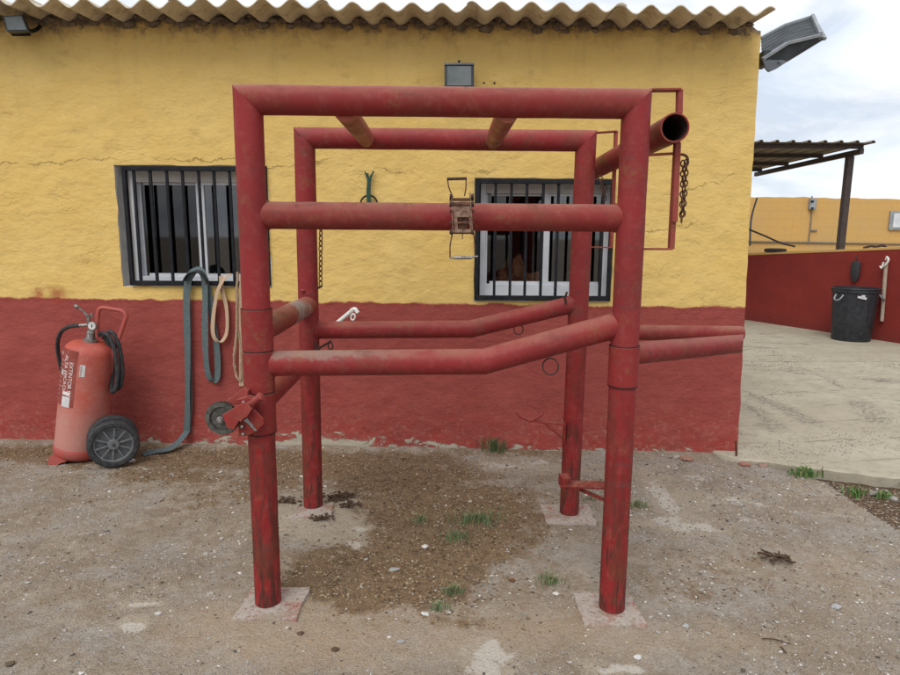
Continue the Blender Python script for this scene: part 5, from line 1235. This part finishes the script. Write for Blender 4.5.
# individual stones
def stone(u, v, r, colr, label, cat='stone', squash=.6, seed=1):
    p = G(u, v); p.z = gz(p.x, p.y) - soil_right(p.x, p.y) * .045 + r * .3
    bm = bmesh.new(); bmesh.ops.create_icosphere(bm, subdivisions=3, radius=r)
    for w2 in bm.verts:
        n_ = 1 + .45 * mnoise.noise(w2.co / r * 1.1 + Vector((seed * 7.1, 0, 0))) + .15 * mnoise.noise(w2.co / r * 3 + Vector((seed, 0, 0))); w2.co = Vector((w2.co.x * 1.25, w2.co.y, w2.co.z * squash)) * n_ + p
    o = obj('stone', bm, simple('stone_tone', colr, tuple(c * .75 for c in colr), 60, .9, 0, .6, .2, .003), None, p, sharp=28); tag(o, label, cat, 'loose stones in the yard')
stone(131, 461, .022, (.62, .61, .60), 'white stone just right of the extinguisher wheel', seed=1)
stone(425, 543, .014, (.60, .58, .55), 'whitish stone on the litter near the middle of the frame', seed=2)
stone(425, 615, .012, (.60, .60, .58), 'white stone on bare ground in front of the litter, below the bent rail', seed=3)
stone(394, 564, .018, (.35, .35, .34), 'flat grey stone in the litter left of the frame middle', squash=.4, seed=4)
stone(686, 628, .011, (.40, .40, .39), 'pale grey stone right of the front right base plate', seed=5)
stone(836, 607, .015, (.40, .40, .41), 'bluish grey pebble at the lower right', seed=6)
stone(401, 642, .011, (.36, .36, .36), 'grey flat stone at the bottom edge left of centre', squash=.4, seed=7)
stone(638, 657, .011, (.62, .60, .58), 'small white stone below the front right base plate', seed=8)
stone(687, 461, .035, (.34, .19, .14), 'reddish broken brick lump at the foot of the red wall', squash=.5, seed=9)
stone(676, 459, .018, (.42, .38, .33), 'beige stone left of the broken brick by the wall foot', seed=10)
stone(745, 466, .030, (.32, .16, .12), 'brick red rubble lump at the building corner beside the slab', squash=.5, seed=11)
stone(763, 467, .022, (.34, .22, .17), 'brownish rubble piece between slab edge and corner', squash=.5, seed=12)
stone(790, 469, .022, (.36, .34, .31), 'grey rubble stone left of the weed at the slab edge', seed=13)
stone(875, 488, .03, (.30, .27, .24), 'grey stone in the dark soil strip at the right', seed=14)
stone(893, 492, .022, (.34, .32, .30), 'small stone at the right picture edge in the dark soil', seed=15)
stone(158, 615, .010, (.55, .52, .50), 'tiny pale pebble at lower left beside the white smear', seed=16)
stone(300, 634, .010, (.12, .075, .05), 'dark brown dung pellet in front of the front left plate', squash=.7, seed=17)
stone(335, 650, .011, (.11, .07, .045), 'dark dung lump at the bottom left of centre', squash=.7, seed=18)
stone(10, 665, .013, (.12, .09, .06), 'brown lump at the bottom left corner', squash=.6, seed=19)
stone(512, 579, .012, (.16, .08, .04), 'small rusty brown clod inside the frame near the step', squash=.6, seed=20)
# dark twisted clump on the right
p = G(776, 561); p.z = gz(p.x, p.y) + .012; bm = bmesh.new()
for k in range(16):
    a = random.uniform(0, 6.28); q = [p + Vector((random.gauss(0, .02), random.gauss(0, .015), random.uniform(0, .025)))]
    for _ in range(4): a += random.uniform(-.9, .9); q.append(q[-1] + Vector((math.cos(a) * .018, math.sin(a) * .014, random.uniform(-.006, .006))))
    poly_tube(bm, smooth_path(q, 3), random.uniform(.003, .007), seg=6)
tag(obj('root_clump', bm, MAT['leafdark'], None, p), 'dark twisted clump of dry roots on the gravel at the right', 'clump')
# clods round the back left base
for k, (u, v, r, lb) in enumerate(((290, 505, .030, 'dark clod left of the back left post base'), (336, 500, .032, 'dark clod right of the back left post base'), (350, 508, .024, 'small dark clod farthest right of the back left post base'), (322, 521, .022, 'dark clod in front of the back left post base'), (345, 498, .02, 'crumbly clod behind the back left plate'))):
    p = G(u, v); p.z = gz(p.x, p.y) + .006; bm = bmesh.new()
    for j in range(70):
        pp_ = p + Vector((random.gauss(0, r * 1.2), random.gauss(0, r * .8), abs(random.gauss(0, .008)))); rr_ = random.uniform(.003, .009)
        bmesh.ops.create_icosphere(bm, subdivisions=1, radius=rr_, matrix=Matrix.Translation(pp_) @ Matrix.Diagonal((random.uniform(.8, 2), 1, .7, 1)))
    tag(obj('dung_clod', bm, MAT['leafdark'], None, p, sharp=20), lb, 'clod', 'dark clods round the back left base')
# twigs
for k, (u0, v0, u1, v1, r, lb) in enumerate(((762, 640, 790, 645, .0022, 'thin dark twig lying at the lower right'), (780, 649, 786, 655, .003, 'short dark twig just below the longer one at lower right'), (793, 602, 797, 612, .0025, 'pale straw stalk standing out on the grey gravel at the right'), (765, 598, 771, 582, .002, 'thin yellowish stalk on the gravel right of the frame'))):
    a_, b_ = G(u0, v0), G(u1, v1); a_.z = gz(a_.x, a_.y) + .006; b_.z = gz(b_.x, b_.y) + .006; m_ = (a_ + b_) / 2 + Vector((0, .006, .003))
    tag(obj('twig', poly_tube(bmesh.new(), smooth_path([a_, m_, b_], 4), r, seg=6), MAT['leafdark'] if k < 2 else MAT['wood'], None, a_), lb, 'twig', 'twigs on the yard')
# grass tufts and weeds
def tuft(u, v, n, h, spread, label, cat='grass tuft', tone=(.13, .19, .085), wide=.0019):
    p = G(u, v); p.z = gz(p.x, p.y) - soil_right(p.x, p.y) * .045; vs, fs, cols = [], [], []
    for k in range(n):
        a = random.uniform(0, 6.28); r = abs(random.gauss(0, spread)); b = p + Vector((math.cos(a) * r * 1.4, math.sin(a) * r * .8, 0)); b.z += 0
        ln_ = h * 1.25 * random.uniform(.5, 1.15); a2 = random.uniform(0, 6.28); lean = Vector((math.cos(a2), math.sin(a2), 0)) * random.uniform(.1, .9); w2 = Vector((-lean.y, lean.x, 0)).normalized() * wide * random.uniform(.6, 1.4)
        if abs(w2.x) < abs(w2.y) * .5: w2 = Vector((wide, 0, 0))
        t_ = random.uniform(.65, 1.35); cc = (tone[0] * t_, tone[1] * t_, tone[2] * t_, 1) if random.random() < .8 else (.24, .20, .09, 1)
        P0 = b; P1 = b + (Vector((0, 0, 1)) + lean * .35) * ln_ * .55; P2 = b + (Vector((0, 0, .8)) + lean) * ln_; o = len(vs)
        for q_ in (P0 - w2, P0 + w2, P1 + w2 * .9, P1 - w2 * .9, P2): vs.append(tuple(q_)); cols += cc
        fs += [(o, o + 1, o + 2, o + 3), (o + 3, o + 2, o + 4)]
    me = bpy.data.meshes.new('grass_tuft'); me.from_pydata(vs, [], fs); a_ = me.color_attributes.new('tint', 'FLOAT_COLOR', 'POINT'); a_.data.foreach_set('color', cols)
    tag(link('grass_tuft', me, GM, None, p, smooth=False), label, cat, 'grass tufts in the yard')
tuft(476, 522, 260, .050, .060, 'largest green grass tuft, in the litter inside the frame')
tuft(455, 537, 90, .045, .035, 'smaller grass tuft just below left of the largest one')
tuft(420, 522, 40, .05, .02, 'sparse grass sprig in the litter left of the largest tuft')
tuft(551, 582, 110, .040, .035, 'low grass tuft inside the frame left of the front right post')
tuft(452, 592, 60, .045, .025, 'grass tuft below the trampled litter near the centre')
tuft(437, 610, 40, .045, .015, 'thin grass tuft nearest the camera, below the bent rail')
tuft(637, 506, 70, .045, .03, 'grass tuft just right of the front right post')
tuft(495, 453, 110, .11, .035, 'taller weed growing at the foot of the red wall behind the frame', tone=(.06, .11, .04))
tuft(805, 476, 120, .06, .04, 'bright green weed at the front edge of the concrete slab', tone=(.09, .19, .05), wide=.005)
tuft(858, 489, 60, .06, .035, 'small green weed in the dark soil strip', tone=(.10, .20, .05), wide=.004)
tuft(884, 491, 50, .05, .03, 'small green weed in the dark soil nearest the right picture edge', tone=(.10, .20, .05), wide=.004)
tuft(590, 500, 30, .04, .03, 'faint grass sprigs between the two right posts')

for o in bpy.data.objects:
    if '_w' in o: del o['_w']
